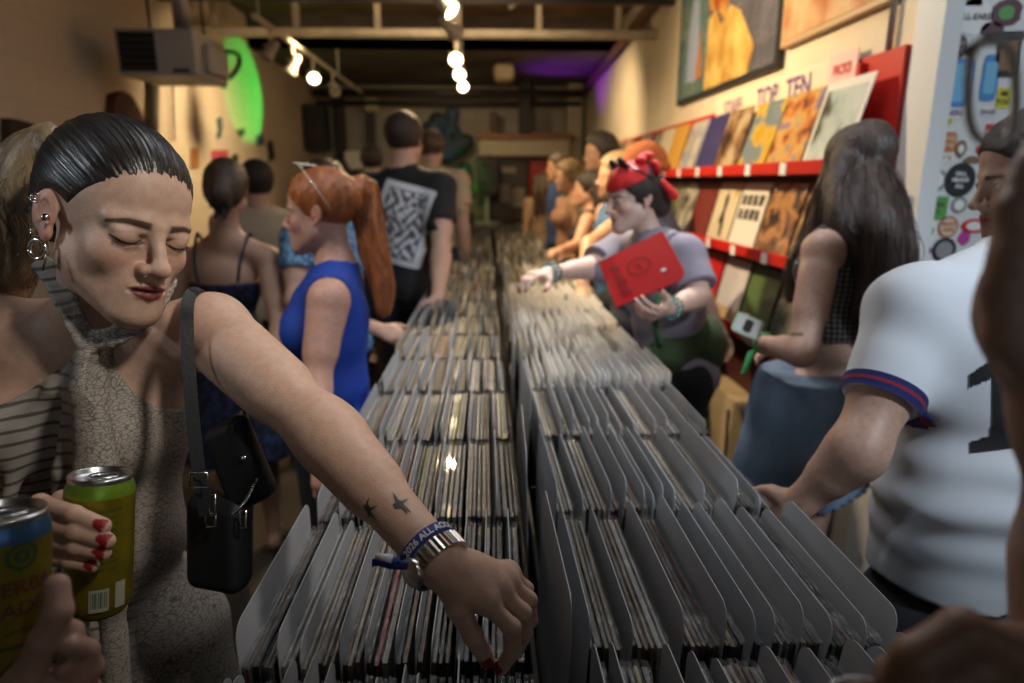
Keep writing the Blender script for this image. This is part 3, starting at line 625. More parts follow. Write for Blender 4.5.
# far wall: mezzanine, door, red panel, column, speakers, mural
def farbox(name, px0, py0, px1, py1, y, depth, m, label, cat, parent=None, bev=.01):
    a = onfar(px0, py1, y); b = onfar(px1, py0, y); o = MB().box((a[0], y, a[2]), (b[0], y+depth, b[2]), bev).build(name, m)
    return tag(o, label, cat) if label else o
t = empty('mezzanine', (0, 9.1, 1.9), 'far mezzanine front, pale panel under a brown top rail', 'mezzanine')
attach(farbox('front_panel', 479, 138, 570, 156, 9.0, .45, mat('pale_panel', (.42, .37, .28), .8), None, None), t); attach(farbox('top_rail', 477, 133, 573, 139, 8.93, .55, mat('brown_timber', (.20, .085, .035), .6), None, None), t)
st('door_1', tuple(onfar(489, 222, 9.35)*A(1, 0, 1)+A(0, 9.3, 0)), tuple(onfar(528, 154, 9.35)*A(1, 0, 1)+A(0, 9.38, 0)), mat('dark_brown_door', (.05, .032, .025), .5), .01)
d1 = bpy.data.objects['door_1']
for (a, b, c, d, nm) in ((502, 167, 516, 173, 'sign_plate'), (499, 184, 510, 202, 'paper_notice'), (511, 188, 525, 207, 'paper_notice')): attach(farbox(nm, a, b, c, d, 9.29, .006, mat('paper_notice', (.30, .26, .21), .8), None, None, bev=0), d1)
struct(farbox('trim_3', 529, 160, 566, 215, 9.3, .08, mat('red_gloss_paint', (.42, .012, .012), .35), None, None))
farbox('support_column', 519, 80, 531, 134, 8.9, .16, mat('black_column', (.008, .008, .008), .6), 'black square column above the mezzanine', 'column')
farbox('loudspeaker', 477, 157, 498, 194, 8.6, .35, mat('black_speaker_shell', (.012, .012, .013), .6), 'black loudspeaker beside the far door', 'speaker')
tag(MB().tube([onfar(487, 194, 8.7)*A(1, 1, 1), onfar(487, 222, 8.7)], .03, 8).lathe([(0, 0), (.18, 0), (.18, .05), (0, .06)], 20, onfar(487, 222, 8.7)-A(0, 0, .05)).build('speaker_stand', mat('pale_stand', (.30, .28, .24), .6)), 'pale stand under the far loudspeaker', 'stand')
farbox('loudspeaker', 305, 104, 323, 150, 8.6, .35, mat('black_speaker_shell', (0, 0, 0)), 'tall black loudspeaker hung high beside the green light', 'speaker')
farbox('wall_post', 337, 96, 343, 160, 9.3, .1, m_dk, 'dark upright post on the far wall, left one', 'post'); farbox('wall_post', 369, 112, 374, 160, 9.3, .1, m_dk, 'dark upright post on the far wall behind the man\'s head', 'post')
farbox('wall_lamp', 365, 97, 377, 111, 9.2, .15, mat('frosted_lamp', (.4, .36, .22), .6), 'small pale wall lamp on top of the dark post', 'lamp')
farbox('projector', 494, 63, 514, 79, 7.4, .3, mat('cream_plastic', (.5, .42, .28), .6), 'cream projector hung under the far ceiling', 'projector', bev=.03)
farbox('white_box', 345, 151, 362, 171, 9.0, .3, mat('white_box', (.6, .58, .52), .7), 'white box shape at the far left end of the room', 'box')
farbox('counter', 340, 168, 440, 222, 9.0, .35, mat('dark_counter', (.03, .028, .026), .6), 'low dark counter along the far wall', 'counter')
farbox('leaning_case', 490, 112, 498, 133, 9.1, .12, mat('dark_red_case', (.06, .02, .018), .6), 'dark narrow case standing on the mezzanine', 'case')
farbox('wall_pilaster', 566, 70, 584, 200, 9.2, .28, mat('pale_pilaster', (.40, .34, .26), .8), 'pale upright pilaster in the far right corner', 'column')
def blob(name, px, py, y, r, m, label, cat, seed=0, flat_=.25):
    c = onfar(px, py, y); rs = np.random.RandomState(seed); P = [el(c, (r*.6, r*flat_, r*.6), None, .05)]
    for i in range(14): a = rs.uniform(0, 6.28); q = rs.uniform(.3, 1)*r; P.append(el(c+A(math.cos(a)*q, 0, math.sin(a)*q*1.3), (r*.28, r*flat_, r*.28), None, .05))
    V, Q = surf(Field(P), .03); return tag(meshobj(name, V, Q, m, None, True), label, cat)
mm_ = mat('painted_mural', (.03, .07, .13), .7, col2=(.012, .02, .012), scale=4, mixpos=(.4, .6)); blob('papier_mache_creature', 446, 146, 9.2, .36, mm_, 'large dark blue and green figure standing against the far wall', 'sculpture', 1); blob('papier_mache_disc', 427, 142, 9.3, .16, mat('pale_grey_disc', (.2, .19, .2), .7), 'pale grey round shape beside the dark blue figure', 'sculpture', 2, .1)
def plant():
    t = empty('potted_plant', tuple(onfar(462, 215, 8.7)), 'bushy green plant beside the far loudspeaker', 'plant'); rs = np.random.RandomState(3); mb = MB(); b = onfar(462, 205, 8.7)
    for i in range(90):
        c = b+A(rs.normal()*.16, rs.normal()*.12, .12+abs(rs.normal())*.25); a = rs.uniform(0, 6.28); u = norm((math.cos(a), math.sin(a), rs.uniform(-.2, .8))); s = norm(np.cross(u, (0, 0, 1))); l = .16
        mb.add([c, c+u*l*.4+s*.035, c+u*l-A(0, 0, .02), c+u*l*.4-s*.035], [(0, 1, 2, 3)])
    attach(mb.build('leaves', mat('green_leaf', (.04, .20, .04), .5)), t); attach(MB().lathe([(0, 0), (.12, 0), (.16, .25), (.14, .25), (0, .22)], 20, b-A(0, 0, .35)).build('pot', m_dk, None, True), t)
plant()
light('plant_green_light', 'SPOT', tuple(onfar(462, 205, 8.2)+A(0, 0, .7)), tuple(onfar(466, 200, 8.9)), 8, (.1, 1, .15), .05, angle=70)
# ------------------------------------------------------------------ wall shelving with the new releases
m_red = mat('red_gloss_shelf', (.50, .018, .012), .32, var=.15, scale=6)
SY0, SY1, SX = 2.205, 7.6, 1.19
sh = empty('record_shelving', (XR, 4.5, 0), 'long red wall shelving with three sloped record ledges along the right wall', 'shelf')
attach(MB().box((XR-.022, SY0, .55), (XR-.002, 2.60, 2.04)).build('end_panel', m_red), sh); attach(MB().box((XR-.018, 2.60, 1.64), (XR-.002, SY1, 2.0)).build('top_back_panel', m_red), sh); attach(MB().box((XR-.018, 2.60, .55), (XR-.002, SY1, 1.64)).build('lower_back_panel', mat('dark_maroon_backboard', (.05, .008, .008), .6)), sh)
LZ = (1.675, 1.312, .935)
for z in LZ: attach(MB().box((SX, SY0+.04, z-.03), (XR-.02, SY1, z-.012), .003).box((SX-.012, SY0+.04, z-.032), (SX, SY1, z+.018), .003).build('ledge', m_red), sh)
attach(MB().box((XR-.045, 2.42, .55), (XR-.02, 2.445, 2.02)).build('upright', m_red), sh)
attach(MB().box((SX+.03, SY0+.1, 0), (XR-.02, SY1, .56)).build('base_cabinet', mat('cream_plywood', (.42, .33, .21), .7, var=.15, scale=5)), sh)
rs = random.Random(5)
m_tag = mat('price_tag_card', (.65, .66, .68), .6)
for zi, z in enumerate(LZ[:2]):
    for k in range(12):
        y = 2.62+k*.36+(.1 if zi else 0); attach(MB().box((SX-.016, y, z-.034), (SX-.0125, y+.055, z+.012), rot=Matrix.Rotation(rs.uniform(-.15, .15), 3, 'X')).build('price_tag', m_tag), sh)
# black brush drawing on the base cabinet
for k, pts in enumerate(([(2.2, .1), (2.3, .3), (2.22, .5)], [(2.42, .05), (2.45, .5)], [(2.62, .12), (2.72, .42), (2.85, .15)], [(3.1, .1), (3.1, .5)], [(3.4, .4), (3.6, .1)])):
    attach(MB().tube([(SX+.028, y, z) for y, z in pts], .010, 6).build('painted_line', mat('black_brush_paint', (.01, .01, .01), .6)), sh)
def cover_mat(name, cols, scale, seed, kind='noise'):
    m, N, L, b = nt(name); tc = N.new('ShaderNodeTexCoord'); mp = N.new('ShaderNodeMapping'); mp.inputs['Location'].default_value = (seed*3.1, seed*1.7, seed); L.new(tc.outputs['Object'], mp.inputs[0])
    if kind == 'voronoi': n = N.new('ShaderNodeTexVoronoi'); n.inputs['Scale'].default_value = scale; o = n.outputs['Distance']
    elif kind == 'bands': n = N.new('ShaderNodeTexWave'); n.bands_direction = 'Z'; n.inputs['Scale'].default_value = scale*.35; n.inputs['Distortion'].default_value = 6; o = n.outputs[0]
    else: n = N.new('ShaderNodeTexNoise'); n.inputs['Scale'].default_value = scale; n.inputs['Detail'].default_value = 3; o = n.outputs[0]
    L.new(mp.outputs[0], n.inputs['Vector']); rp = N.new('ShaderNodeValToRGB'); L.new(o, rp.inputs[0]); els = rp.color_ramp.elements
    while len(els) < len(cols): els.new(.5)
    lo_, hi_ = (.05, .6) if kind == 'voronoi' else ((.1, .9) if kind == 'bands' else (.36, .62))
    for i, c in enumerate(cols): els[i].position = lo_+(hi_-lo_)*i/max(1, len(cols)-1); els[i].color = (*c, 1)
    L.new(rp.outputs[0], b.inputs['Base Color']); b.inputs['Roughness'].default_value = .22; b.inputs['Coat Weight'].default_value = .8; b.inputs['Coat Roughness'].default_value = .08
    n2 = N.new('ShaderNodeTexNoise'); n2.inputs['Scale'].default_value = 9; L.new(tc.outputs['Object'], n2.inputs[0]); bp = N.new('ShaderNodeBump'); bp.inputs['Strength'].default_value = .35; bp.inputs['Distance'].default_value = .02; L.new(n2.outputs[0], bp.inputs['Height']); L.new(bp.outputs[0], b.inputs['Normal']); L.new(bp.outputs[0], b.inputs['Coat Normal']); return m
def sleeve_on_ledge(y, z, m, label, group, tilt=.20, inset=None, x=None, extra=None):
    S = .312; t = empty('record_sleeve', (SX+.02, y+S/2, z), label, 'record', group); mb = MB()
    def P(a, h, o=0): return (SX+.018+h*math.sin(tilt)-o*math.cos(tilt), y+a, z-.006+h*math.cos(tilt)+o*math.sin(tilt)*0)
    V = [P(0, 0), P(S, 0), P(S, S), P(0, S)]; V2 = [(a+.004, b, c) for a, b, c in V]
    mb.add(V+V2, [(0, 1, 2, 3)[::-1], (4, 5, 6, 7), (0, 1, 5, 4), (1, 2, 6, 5), (2, 3, 7, 6), (3, 0, 4, 7)]); attach(mb.build('jacket', m), t)
    for (a0, h0, a1, h1, mx) in (inset or []):
        attach(MB().add([P(a0*S, h0*S, .0008), P(a1*S, h0*S, .0008), P(a1*S, h1*S, .0008), P(a0*S, h1*S, .0008)], [(0, 1, 2, 3)[::-1]]).build('cover_art', mx), t)
    if extra: extra(t, P, S)
    return t
BK = mat('ink_black', (.012, .012, .014), .4); WHc = mat('sleeve_white', (.68, .66, .60), .3, coat=.6); CR = mat('sleeve_cream', (.58, .50, .36), .35, coat=.5); RD = mat('sleeve_red', (.50, .015, .02), .35, coat=.5); MR = mat('sleeve_maroon', (.16, .025, .022), .4, coat=.4)
NV = mat('sleeve_navy', (.045, .04, .14), .35, coat=.6); OC = mat('sleeve_ochre', (.55, .30, .06), .35, coat=.5); GRN = mat('sleeve_green', (.08, .13, .05), .4, coat=.4); PAS = mat('sleeve_pale_lilac', (.52, .50, .55), .35, coat=.5); TN = mat('sleeve_tan', (.42, .32, .18), .4, coat=.4)
c_a = cover_mat('cover_teal_tree', [(.05, .045, .03), (.10, .10, .07), (.38, .46, .44), (.50, .56, .52)], 5, 1); c_b = cover_mat('cover_orange_purple', [(.06, .03, .03), (.55, .18, .05), (.60, .38, .10), (.25, .18, .28)], 9, 2); c_c = cover_mat('cover_yellow_blue', [(.55, .32, .03), (.60, .40, .06), (.16, .22, .26), (.20, .24, .25)], 7, 3)
c_d = cover_mat('cover_brown_swirl', [(.06, .03, .02), (.28, .16, .08), (.5, .4, .25)], 8, 4); c_e = cover_mat('cover_pastel', [(.5, .42, .25), (.55, .52, .45), (.35, .35, .40)], 8, 5, 'voronoi'); c_f = cover_mat('cover_grey_photo', [(.05, .05, .05), (.25, .23, .2), (.5, .47, .4)], 10, 6); c_g = cover_mat('cover_smoke', [(.03, .02, .015), (.45, .22, .09), (.10, .06, .05)], 9, 7); c_h = cover_mat('cover_green_photo', [(.03, .05, .03), (.12, .15, .08), (.3, .28, .2)], 8, 8)
G1, G2, G3 = 'records on the top wall ledge', 'records on the middle wall ledge', 'records on the bottom wall ledge'
def blocks(t, P, S):                                  # row of heavy black glyph blocks
    rr = random.Random(9); mb = MB()
    for r in range(2):
        for c in range(4):
            a = .10+c*.21; h = .66-r*.22
            mb.add([P(S-a*S, h*S, .0012), P(S-(a+.15)*S, h*S, .0012), P(S-(a+.15+rr.uniform(-.03, .03))*S, (h+.16)*S, .0012), P(S-a*S, (h+.16)*S, .0012)], [(0, 1, 2, 3)])
    attach(mb.build('block_print', BK), t)
def figure(t, P, S): mb = MB(); pts = [(.35, .12), (.45, .10), (.50, .35), (.60, .30), (.62, .38), (.55, .55), (.60, .75), (.50, .85), (.42, .72), (.44, .5), (.36, .3)]; mb.add([P(a*S, h*S, .0012) for a, h in pts], [tuple(range(len(pts)))]); attach(mb.build('figure_print', BK), t); attach(MB().add([P(a*S, h*S, .0012) for a, h in ((.12, .78), (.22, .78), (.22, .9), (.12, .9))], [(0, 1, 2, 3)]).build('corner_sticker', OC), t)
top = [(c_a, 'teal sky and dark trees cover in a pale border, nearest record on the top ledge', [(.07, .07, .93, .90, c_a)], WHc), (c_b, 'orange and purple cover beside the teal one on the top ledge', None, c_b), (c_c, 'yellow and grey-blue cover, third along the top ledge', None, c_c), (c_d, 'brown swirling cover right of the dark blue one on the top ledge', None, c_d), (NV, 'dark blue cover near the middle of the top ledge', None, NV),
       (c_e, 'pastel patterned cover left of the dark blue one on the top ledge', None, c_e), (OC, 'plain ochre cover on the top ledge', None, OC), (CR, 'cream cover left of the ochre one on the top ledge', None, CR), (c_f, 'grey photo cover, fourth from the far visible end of the top ledge', None, c_f), (c_e, 'small pale patterned cover further along the top ledge', None, c_e), (c_h, 'green-grey cover near the beanie on the top ledge', None, c_h), (TN, 'tan cover just behind the orange beanie on the top ledge', None, TN), (c_f, 'grey cover far along the top ledge, seen small', None, c_f), (CR, 'small cream cover at the far end of the top ledge', None, CR)]
for i, (m, lb, ins, jm) in enumerate(top): sleeve_on_ledge(2.26+i*.335, LZ[0], jm, lb, G1, .26+.02*(i % 3), ins)
mid = [(c_d, 'brown cover behind the long hair on the middle ledge', None), (c_g, 'smoky orange and black cover on the middle ledge', None), (WHc, 'white cover with heavy black block print on the middle ledge', blocks), (CR, 'cream cover with a thin black figure on the middle ledge', figure), (MR, 'plain maroon cover on the middle ledge', None), (c_f, 'pale grey photo cover left of the maroon one on the middle ledge', None), (c_h, 'dark green cover on the middle ledge', None), (TN, 'tan cover on the middle ledge right of the purple tee', None), (c_f, 'grey cover half hidden by the purple tee on the middle ledge', None), (c_d, 'dark brown cover further behind on the middle ledge', None)]
for i, (m, lb, ex) in enumerate(mid): sleeve_on_ledge(2.30+i*.335, LZ[1], m, lb, G2, .24, None, extra=ex)
low = [(c_h, 'green cover at the near end of the bottom ledge', None, None), (GRN, 'olive cover beside the pale one on the bottom ledge', None, None), (PAS, 'pale lilac cover with a tan band on the bottom ledge', [(.0, .05, 1, .22, TN)], None), (RD, 'bright red cover on the bottom ledge', [(.3, .2, .7, .7, MR)], None), (c_b, 'orange and dark cover with a yellow top on the bottom ledge', [(.0, .85, 1, 1, mat('sleeve_yellow', (.60, .42, .02), .4))], None), (c_g, 'dark cover at the far visible end of the bottom ledge', None, None), (c_d, 'brown cover beyond the dark one on the bottom ledge', None, None)]
for i, (m, lb, ins, ex) in enumerate(low): sleeve_on_ledge(2.42+i*.345, LZ[2], m, lb, G3, .22, ins)
# hand-lettered sign above the ledge
t = empty('hand_lettered_sign', (XR-.02, 3.1, 2.0), 'paper sign with purple hand lettering above the top ledge', 'sign')
def wl(s, y, z, size, m, rot=0, par=None):            # lettering on the right wall, reading away from the camera to the near end
    V, Fs = text_mesh(s, size, .0022); attach(meshobj('lettering', [(XR-.030, y-a, z+b) for a, b, _ in V], Fs, m), par)
attach(MB().box((XR-.028, 2.50, 1.94), (XR-.022, 3.95, 2.075)).build('paper_strip', mat('sign_paper', (.62, .55, .42), .8)), t)
pu = mat('purple_marker', (.10, .03, .16), .7); wl('TEN', 2.92, 2.0, .125, pu, par=t); wl('TOP', 3.24, 2.0, .125, pu, par=t); wl('STAFF', 3.68, 2.0, .10, mat('faded_marker', (.25, .10, .22), .7), par=t)
attach(MB().box((XR-.034, 2.46, 1.97), (XR-.030, 2.66, 2.08)).build('note_card', mat('pink_note', (.65, .45, .42), .8)), t); wl('PICKS', 2.56, 2.02, .05, mat('red_marker', (.5, .05, .05), .7), par=t)
for o in [c for c in t.children if c.name.startswith('lettering')][-1:]: o.location.x -= .006
# posters
def poster(y0, y1, z0, z1, fm, art, label):
    t = empty('framed_poster', (XR, (y0+y1)/2, z0), label, 'poster', None); attach(MB().box((XR-.035, y0, z0), (XR-.001, y1, z1), .004).build('frame', fm), t)
    for (a0, b0, a1, b1, m) in art:
        w_, h_ = y1-y0-.05, z1-z0-.05; attach(MB().add([(XR-.037-.0007*len(t.children), y1-.025-a*w_, z0+.025+b*h_) for a, b in ((a0, b0), (a1, b0), (a1, b1), (a0, b1))], [(0, 1, 2, 3)]).build('printed_area', m), t)
    return t
def pp(px, py): q = onright(px, py); return q[1], q[2]
y1, z1 = pp(681, 106); y2, z2 = pp(785, 76); y3, z3 = pp(784, 66); y4, z4 = pp(900, 18)
pt = poster(y2+.02, y1, 2.12, 2.95, BK, [(0, 0, .36, 1, cover_mat('poster_teal', [(.03, .07, .07), (.09, .17, .17), (.14, .2, .18)], 2.5, 11)), (.36, 0, 1, 1, cover_mat('poster_slate', [(.08, .08, .10), (.13, .13, .16)], 3, 12))], 'large framed poster with teal, gold and slate grey areas on the right wall')
def blobart(t, pts, m, y1, w_, z0, h_, nm='printed_shape'): k = len(t.children); attach(MB().add([(XR-.037-.0007*k, y1-.025-a*w_, z0+.025+b*h_) for a, b in pts], [tuple(range(len(pts)))]).build(nm, m), t)
W_, H_ = y1-y2-.07, .78
blobart(pt, [(.12, .12), (.24, .10), (.27, .35), (.25, .70), (.17, .75), (.13, .5)], mat('print_pale_blue', (.22, .26, .38), .5), y1, W_, 2.12, H_); blobart(pt, [(.24, .10), (.33, .12), (.28, .5)], mat('print_rust', (.30, .12, .05), .5), y1, W_, 2.12, H_)
blobart(pt, [(.36, .0), (.80, .0), (.84, .15), (.70, .42), (.60, .50), (.52, .40), (.45, .55), (.38, .50)], cover_mat('print_gold', [(.40, .22, .05), (.65, .45, .14)], 6, 13), y1, W_, 2.12, H_); blobart(pt, [(.37, .55), (.46, .55), (.55, .42), (.60, .60), (.52, 1), (.40, 1)], cover_mat('print_rust_gold', [(.3, .06, .02), (.55, .3, .08)], 12, 14), y1, W_, 2.12, H_)
poster(y4, y3-.02, 2.19, 3.0, mat('print_sand_frame', (.40, .26, .14), .5), [(0, 0, 1, 1, cover_mat('poster_terracotta', [(.42, .16, .07), (.55, .30, .15), (.60, .42, .24)], 5, 15, 'noise'))], 'large framed terracotta and sand printed poster above the shelving')
# sticker panel
sp_ = empty('sticker_panel', (2.3, 2.2, .9), 'tall white panel covered with round and square stickers at the right', 'panel'); YP = YW+.01
x0 = XR+.054
attach(MB().box((x0, YP+.001, .05), (x0+1.0, YP+.06, 2.75), .01).build('panel_sheet', mat('panel_white', (.62, .64, .64), .45, coat=.2)), sp_)

def sticker(px, py, w_, h_, m, shape='round', txt=None, tm=None, inner=None, ts=.3, parent=None, rot=0):
    c = onfar(px, py, YP-.001); sc = 2.14/660*1.02; w2, h2 = w_*sc/2, h_*sc/2; n = 28
    if shape == 'round': pts = [(math.cos(t)*w2, math.sin(t)*h2) for t in np.linspace(0, 2*math.pi, n, endpoint=False)]
    elif shape == 'rrect': pts = [(w2*np.sign(math.cos(t))*abs(math.cos(t))**.35, h2*np.sign(math.sin(t))*abs(math.sin(t))**.35) for t in np.linspace(0, 2*math.pi, 36, endpoint=False)]
    elif shape == 'rect': pts = [(-w2, -h2), (w2, -h2), (w2, h2), (-w2, h2)]
    else: rr = random.Random(px+py); pts = [(math.cos(t)*w2*(.75+.25*rr.random()), math.sin(t)*h2*(.75+.25*rr.random())) for t in np.linspace(0, 2*math.pi, 12, endpoint=False)]
    cr, sr = math.cos(rot), math.sin(rot); f = lambda a, b: (c[0]+a*cr-b*sr, c[2]+a*sr+b*cr)
    def lay(ps, off, mm, name): q = [f(*p) for p in ps]; return MB().poly([(u, c[1]-off, v) for u, v in q], .0006, (0, -1, 0)).build(name, mm)
    o = lay(pts, .0003, m, 'sticker'); attach(o, sp_)
    if inner: i = lay([(a*inner[0], b*inner[0]) for a, b in pts], .0012, inner[1], 'inner_print'); attach(i, o); i.matrix_parent_inverse = Matrix.Identity(4)
    for k, s_ in enumerate(txt or []):
        V, Fs = text_mesh(s_, ts*h2*2, .0006); dy = (len(txt)-1)/2*ts*1.1*h2*2-k*ts*1.1*h2*2; tt = meshobj('lettering', [(f(x, y+dy)[0], c[1]-.0024, f(x, y+dy)[1]) for x, y, _ in V], Fs, tm); attach(tt, o); tt.matrix_parent_inverse = Matrix.Identity(4)
sw = mat('sticker_white', (.72, .72, .70), .4); sk_ = mat('sticker_black', (.02, .025, .03), .4); so = mat('sticker_orange', (.55, .16, .04), .4); sg = mat('sticker_green', (.10, .30, .08), .4); sb = mat('sticker_blue', (.06, .22, .50), .4); sp2 = mat('sticker_plum', (.10, .04, .06), .4); sm_ = mat('sticker_magenta', (.45, .05, .30), .4); sr_ = mat('sticker_red', (.55, .03, .03), .4); sy_ = mat('sticker_yellow', (.62, .55, .04), .4); sbr = mat('sticker_brown', (.22, .12, .06), .4); spu = mat('sticker_purple', (.16, .05, .22), .4); sgy = mat('sticker_grey', (.25, .25, .26), .4)
for c_ in ((974, 17, 34, 30, sw, 'round', ['ALL-EARS'], sk_, None, .24), (957, 47, 20, 22, sp2, 'round', ['ROUND', 'SOUND'], sgy, None, .22), (960, 83, 22, 42, sb, 'rrect', None, None, (.78, mat('sticker_sky', (.16, .42, .62), .4))), (951, 113, 24, 9, sw, 'rect', ['TIGERS'], spu, None, .8),
           (947, 122, 12, 10, sy_, 'blob', None, None, (.6, sg)), (947, 142, 18, 18, so, 'rrect', ['BURGER', 'TIME'], mat('sticker_cream', (.6, .5, .35), .4), None, .34), (961, 149, 13, 19, sbr, 'blob', None, None, (.5, sw)), (944, 158, 17, 8, sw, 'rect', ['J*R*K'], mat('sticker_gold', (.5, .32, .06), .4), None, .8), (938, 180, 20, 24, sgy, 'blob', None, None, (.62, sw)),
           (960, 180, 30, 32, sk_, 'round', ['FALL', 'MEANS', 'ALL'], sw, None, .16), (935, 208, 24, 22, sg, 'rect', ['GREEN', 'HILL'], mat('sticker_dark_green', (.03, .12, .03), .4), None, .25), (959, 205, 16, 16, sgy, 'round', None, None, (.6, sw)), (948, 227, 20, 21, mat('sticker_rust', (.42, .12, .06), .4), 'round', ['MADE', 'HERE'], mat('sticker_rust', (0, 0, 0)), (.80, mat('sticker_cream', (0, 0, 0))), .24),
           (930, 231, 14, 22, sw, 'blob', None, None, (.6, sgy)), (944, 250, 24, 24, sk_, 'round', None, None, (.7, sgy)), (926, 250, 12, 9, spu, 'blob'), (964, 238, 14, 16, sm_, 'blob'), (974, 226, 26, 14, sr_, 'round', None, None, (.6, sw), .3), (1006, 13, 36, 26, sp2, 'blob', None, None, (.5, sg)), (992, 30, 22, 14, sp2, 'round'), (1008, 55, 22, 38, sk_, 'rect', None, None, (.7, sbr)),
           (1004, 98, 14, 18, sy_, 'rect', ['ME', 'TOO'], sk_, None, .36), (990, 78, 16, 40, sb, 'rrect', None, None, (.7, mat('sticker_sky', (0, 0, 0)))), (988, 112, 14, 7, sw, 'rect', ['SAGE'], spu, None, .8), (990, 133, 10, 16, sr_, 'rect', ['ON'], sw, None, .4), (966, 2, 30, 6, sg, 'rect'), (972, 160, 20, 8, sbr, 'blob'), (980, 150, 10, 10, sr_, 'blob')):
    sticker(*c_)
# ------------------------------------------------------------------ record bins
ZB, ZT, S = .755, 1.07, .312                        # floor of the bins, top of a sleeve, size of a sleeve
BX = {'left': (-.305, .060), 'right': (.098, .505)}; NR = 23
def row_y(side, r): return (.675 if side == 'right' else .660)+.345*r  # near edge of a row; row -1 is under the camera
m_ply = mat('dark_stained_plywood', (.030, .024, .020), .6, var=.3, scale=8); Y0, Y1 = row_y('right', -1)-.02, row_y('right', NR-1)+.01
for side, (xa, xb) in BX.items():
    o = empty('record_bin', ((xa+xb)/2, (Y0+Y1)/2, 0), 'long dark plywood record bin, %s of the two running down the room' % side, 'record bin'); xo = -1 if side == 'left' else 1
    attach(MB().box((xa-.012, Y0, ZB-.02), (xb+.012, Y1, ZB-.002)).build('bin_floor', m_ply), o)
    for x in (xa-.012, xb+.002): attach(MB().box((x, Y0, ZB-.02), (x+.010, Y1, ZB+.17), .002).build('side_board', m_ply), o)
    for r in range(-1, NR):
        y = row_y(side, r); attach(MB().box((xa-.002, y-.014, ZB-.002), (xb+.002, y-.006, ZB+.20), .002).build('divider_board', m_ply), o)
    attach(MB().box((xa, Y0+.05, .02), (xb, Y1-.05, ZB-.02)).build('base_cabinet', mat('black_base', (.015, .014, .014), .7)), o)
def leafmesh(name, h, th, rnd=0, bend=0.0, w_=S, notch=0):
    """upright card in the YZ plane, bottom centre at the origin; rnd = rounded top corners"""
    pts = [(-w_/2, 0), (w_/2, 0)]
    if rnd:
        for a in range(7): t = R(a*15); pts.append((w_/2-rnd+rnd*math.cos(t), h-rnd+rnd*math.sin(t)))
        for a in range(7): t = R(90+a*15); pts.append((-w_/2+rnd+rnd*math.cos(t), h-rnd+rnd*math.sin(t)))
    else: pts += [(w_/2, h), (-w_/2, h)]
    n = len(pts); V = [(-th/2+bend*(z/h)**2*0, y, z) for y, z in pts]+[(th/2, y, z) for y, z in pts]
    if bend: V = [(x+bend*math.cos(y/w_*math.pi)*(z/h), y, z) for x, y, z in V]
    Fs = [tuple(range(n)), tuple(range(2*n-1, n-1, -1))]+[(i, n+i, n+(i+1) % n, (i+1) % n) for i in range(n)]
    me = bpy.data.meshes.new(name); me.from_pydata(V, [], Fs); me.update(); return me
def crinkle(name, h, th):                             # clear outer bag: slightly larger, puckered at its open top
    rs = np.random.RandomState(len(name)+int(th*1e5)); n = 26; V = []
    for s_ in (-1, 1):
        for i in range(n+1):
            y = (i/n-.5)*(S+.006)
            for z, k in ((h*.0, 0), (h*.55, .5), (h*.93, 1), (h+.004, 1.4)): V.append((s_*(th/2+.0004)+rs.normal()*.0006*k, y, z+(rs.normal()*.0012 if k > 1 else 0)))
    Fs = []
    for s_ in (0, 1):
        b0 = s_*(n+1)*4
        for i in range(n):
            for j in range(3): a = b0+i*4+j; Fs.append((a, a+4, a+5, a+1) if s_ else (a, a+1, a+5, a+4))
    for i in range(n): a = i*4+3; b = (n+1)*4+i*4+3; Fs.append((a, a+4, b+4, b))
    me = bpy.data.meshes.new(name); me.from_pydata(V, [], Fs); me.update(); return me
m, N, L, b = nt('clear_poly_bag'); b.inputs['Base Color'].default_value = (.45, .46, .48, 1); b.inputs['Roughness'].default_value = .14; b.inputs['Alpha'].default_value = .13; b.inputs['Specular IOR Level'].default_value = 1.0
tc = N.new('ShaderNodeTexCoord'); n2 = N.new('ShaderNodeTexNoise'); n2.inputs['Scale'].default_value = 110; L.new(tc.outputs['Object'], n2.inputs[0]); bp = N.new('ShaderNodeBump'); bp.inputs['Strength'].default_value = .6; bp.inputs['Distance'].default_value = .004; L.new(n2.outputs[0], bp.inputs['Height']); L.new(bp.outputs[0], b.inputs['Normal']); m_bag = m
JC = [('black', (.018, .018, .02)), ('charcoal', (.06, .06, .065)), ('white', (.50, .49, .46)), ('cream', (.44, .38, .27)), ('brown', (.14, .075, .04)), ('tan', (.30, .21, .12)), ('grey', (.22, .22, .23)), ('maroon', (.17, .03, .03)), ('navy', (.03, .05, .13)), ('red', (.38, .03, .025)), ('olive', (.12, .13, .05)), ('yellow', (.50, .42, .04))]
JW = [26, 16, 16, 12, 9, 8, 12, 4, 4, 2.5, 2, 1.2]
JM = {}
for nme, c in JC: JM[nme] = mat('jacket_'+nme, tuple(x*.62 for x in c), .45, var=.35, scale=30, coat=.5, bump=.5, bscale=60)
thick = (.0034, .0045, .0065); JME = {(nme, k): None for nme, _ in JC for k in range(3)}
for (nme, k) in JME: me = leafmesh('jacket', .312, thick[k]); me.materials.append(JM[nme]); JME[nme, k] = me
BAG = []
for k in range(3): me = crinkle('bag', .314, thick[k]+.001); me.materials.append(m_bag); BAG.append(me)
m_dv = mat('grey_plastic_divider', (.41, .43, .46), .42, var=.14, scale=12); m_dw = mat('white_card_divider', (.78, .77, .75), .6, var=.1, scale=20); m_db = mat('beige_divider', (.40, .36, .29), .5, var=.12, scale=14)
DV = {}
for key, mm_ in (('grey', m_dv), ('white', m_dw), ('beige', m_db)):
    for k, (h, bd) in enumerate(((.346, 0), (.352, .0015), (.340, -.001))): me = leafmesh('divider', h, .0013, .022, bd); me.materials.append(mm_); DV[key, k] = me
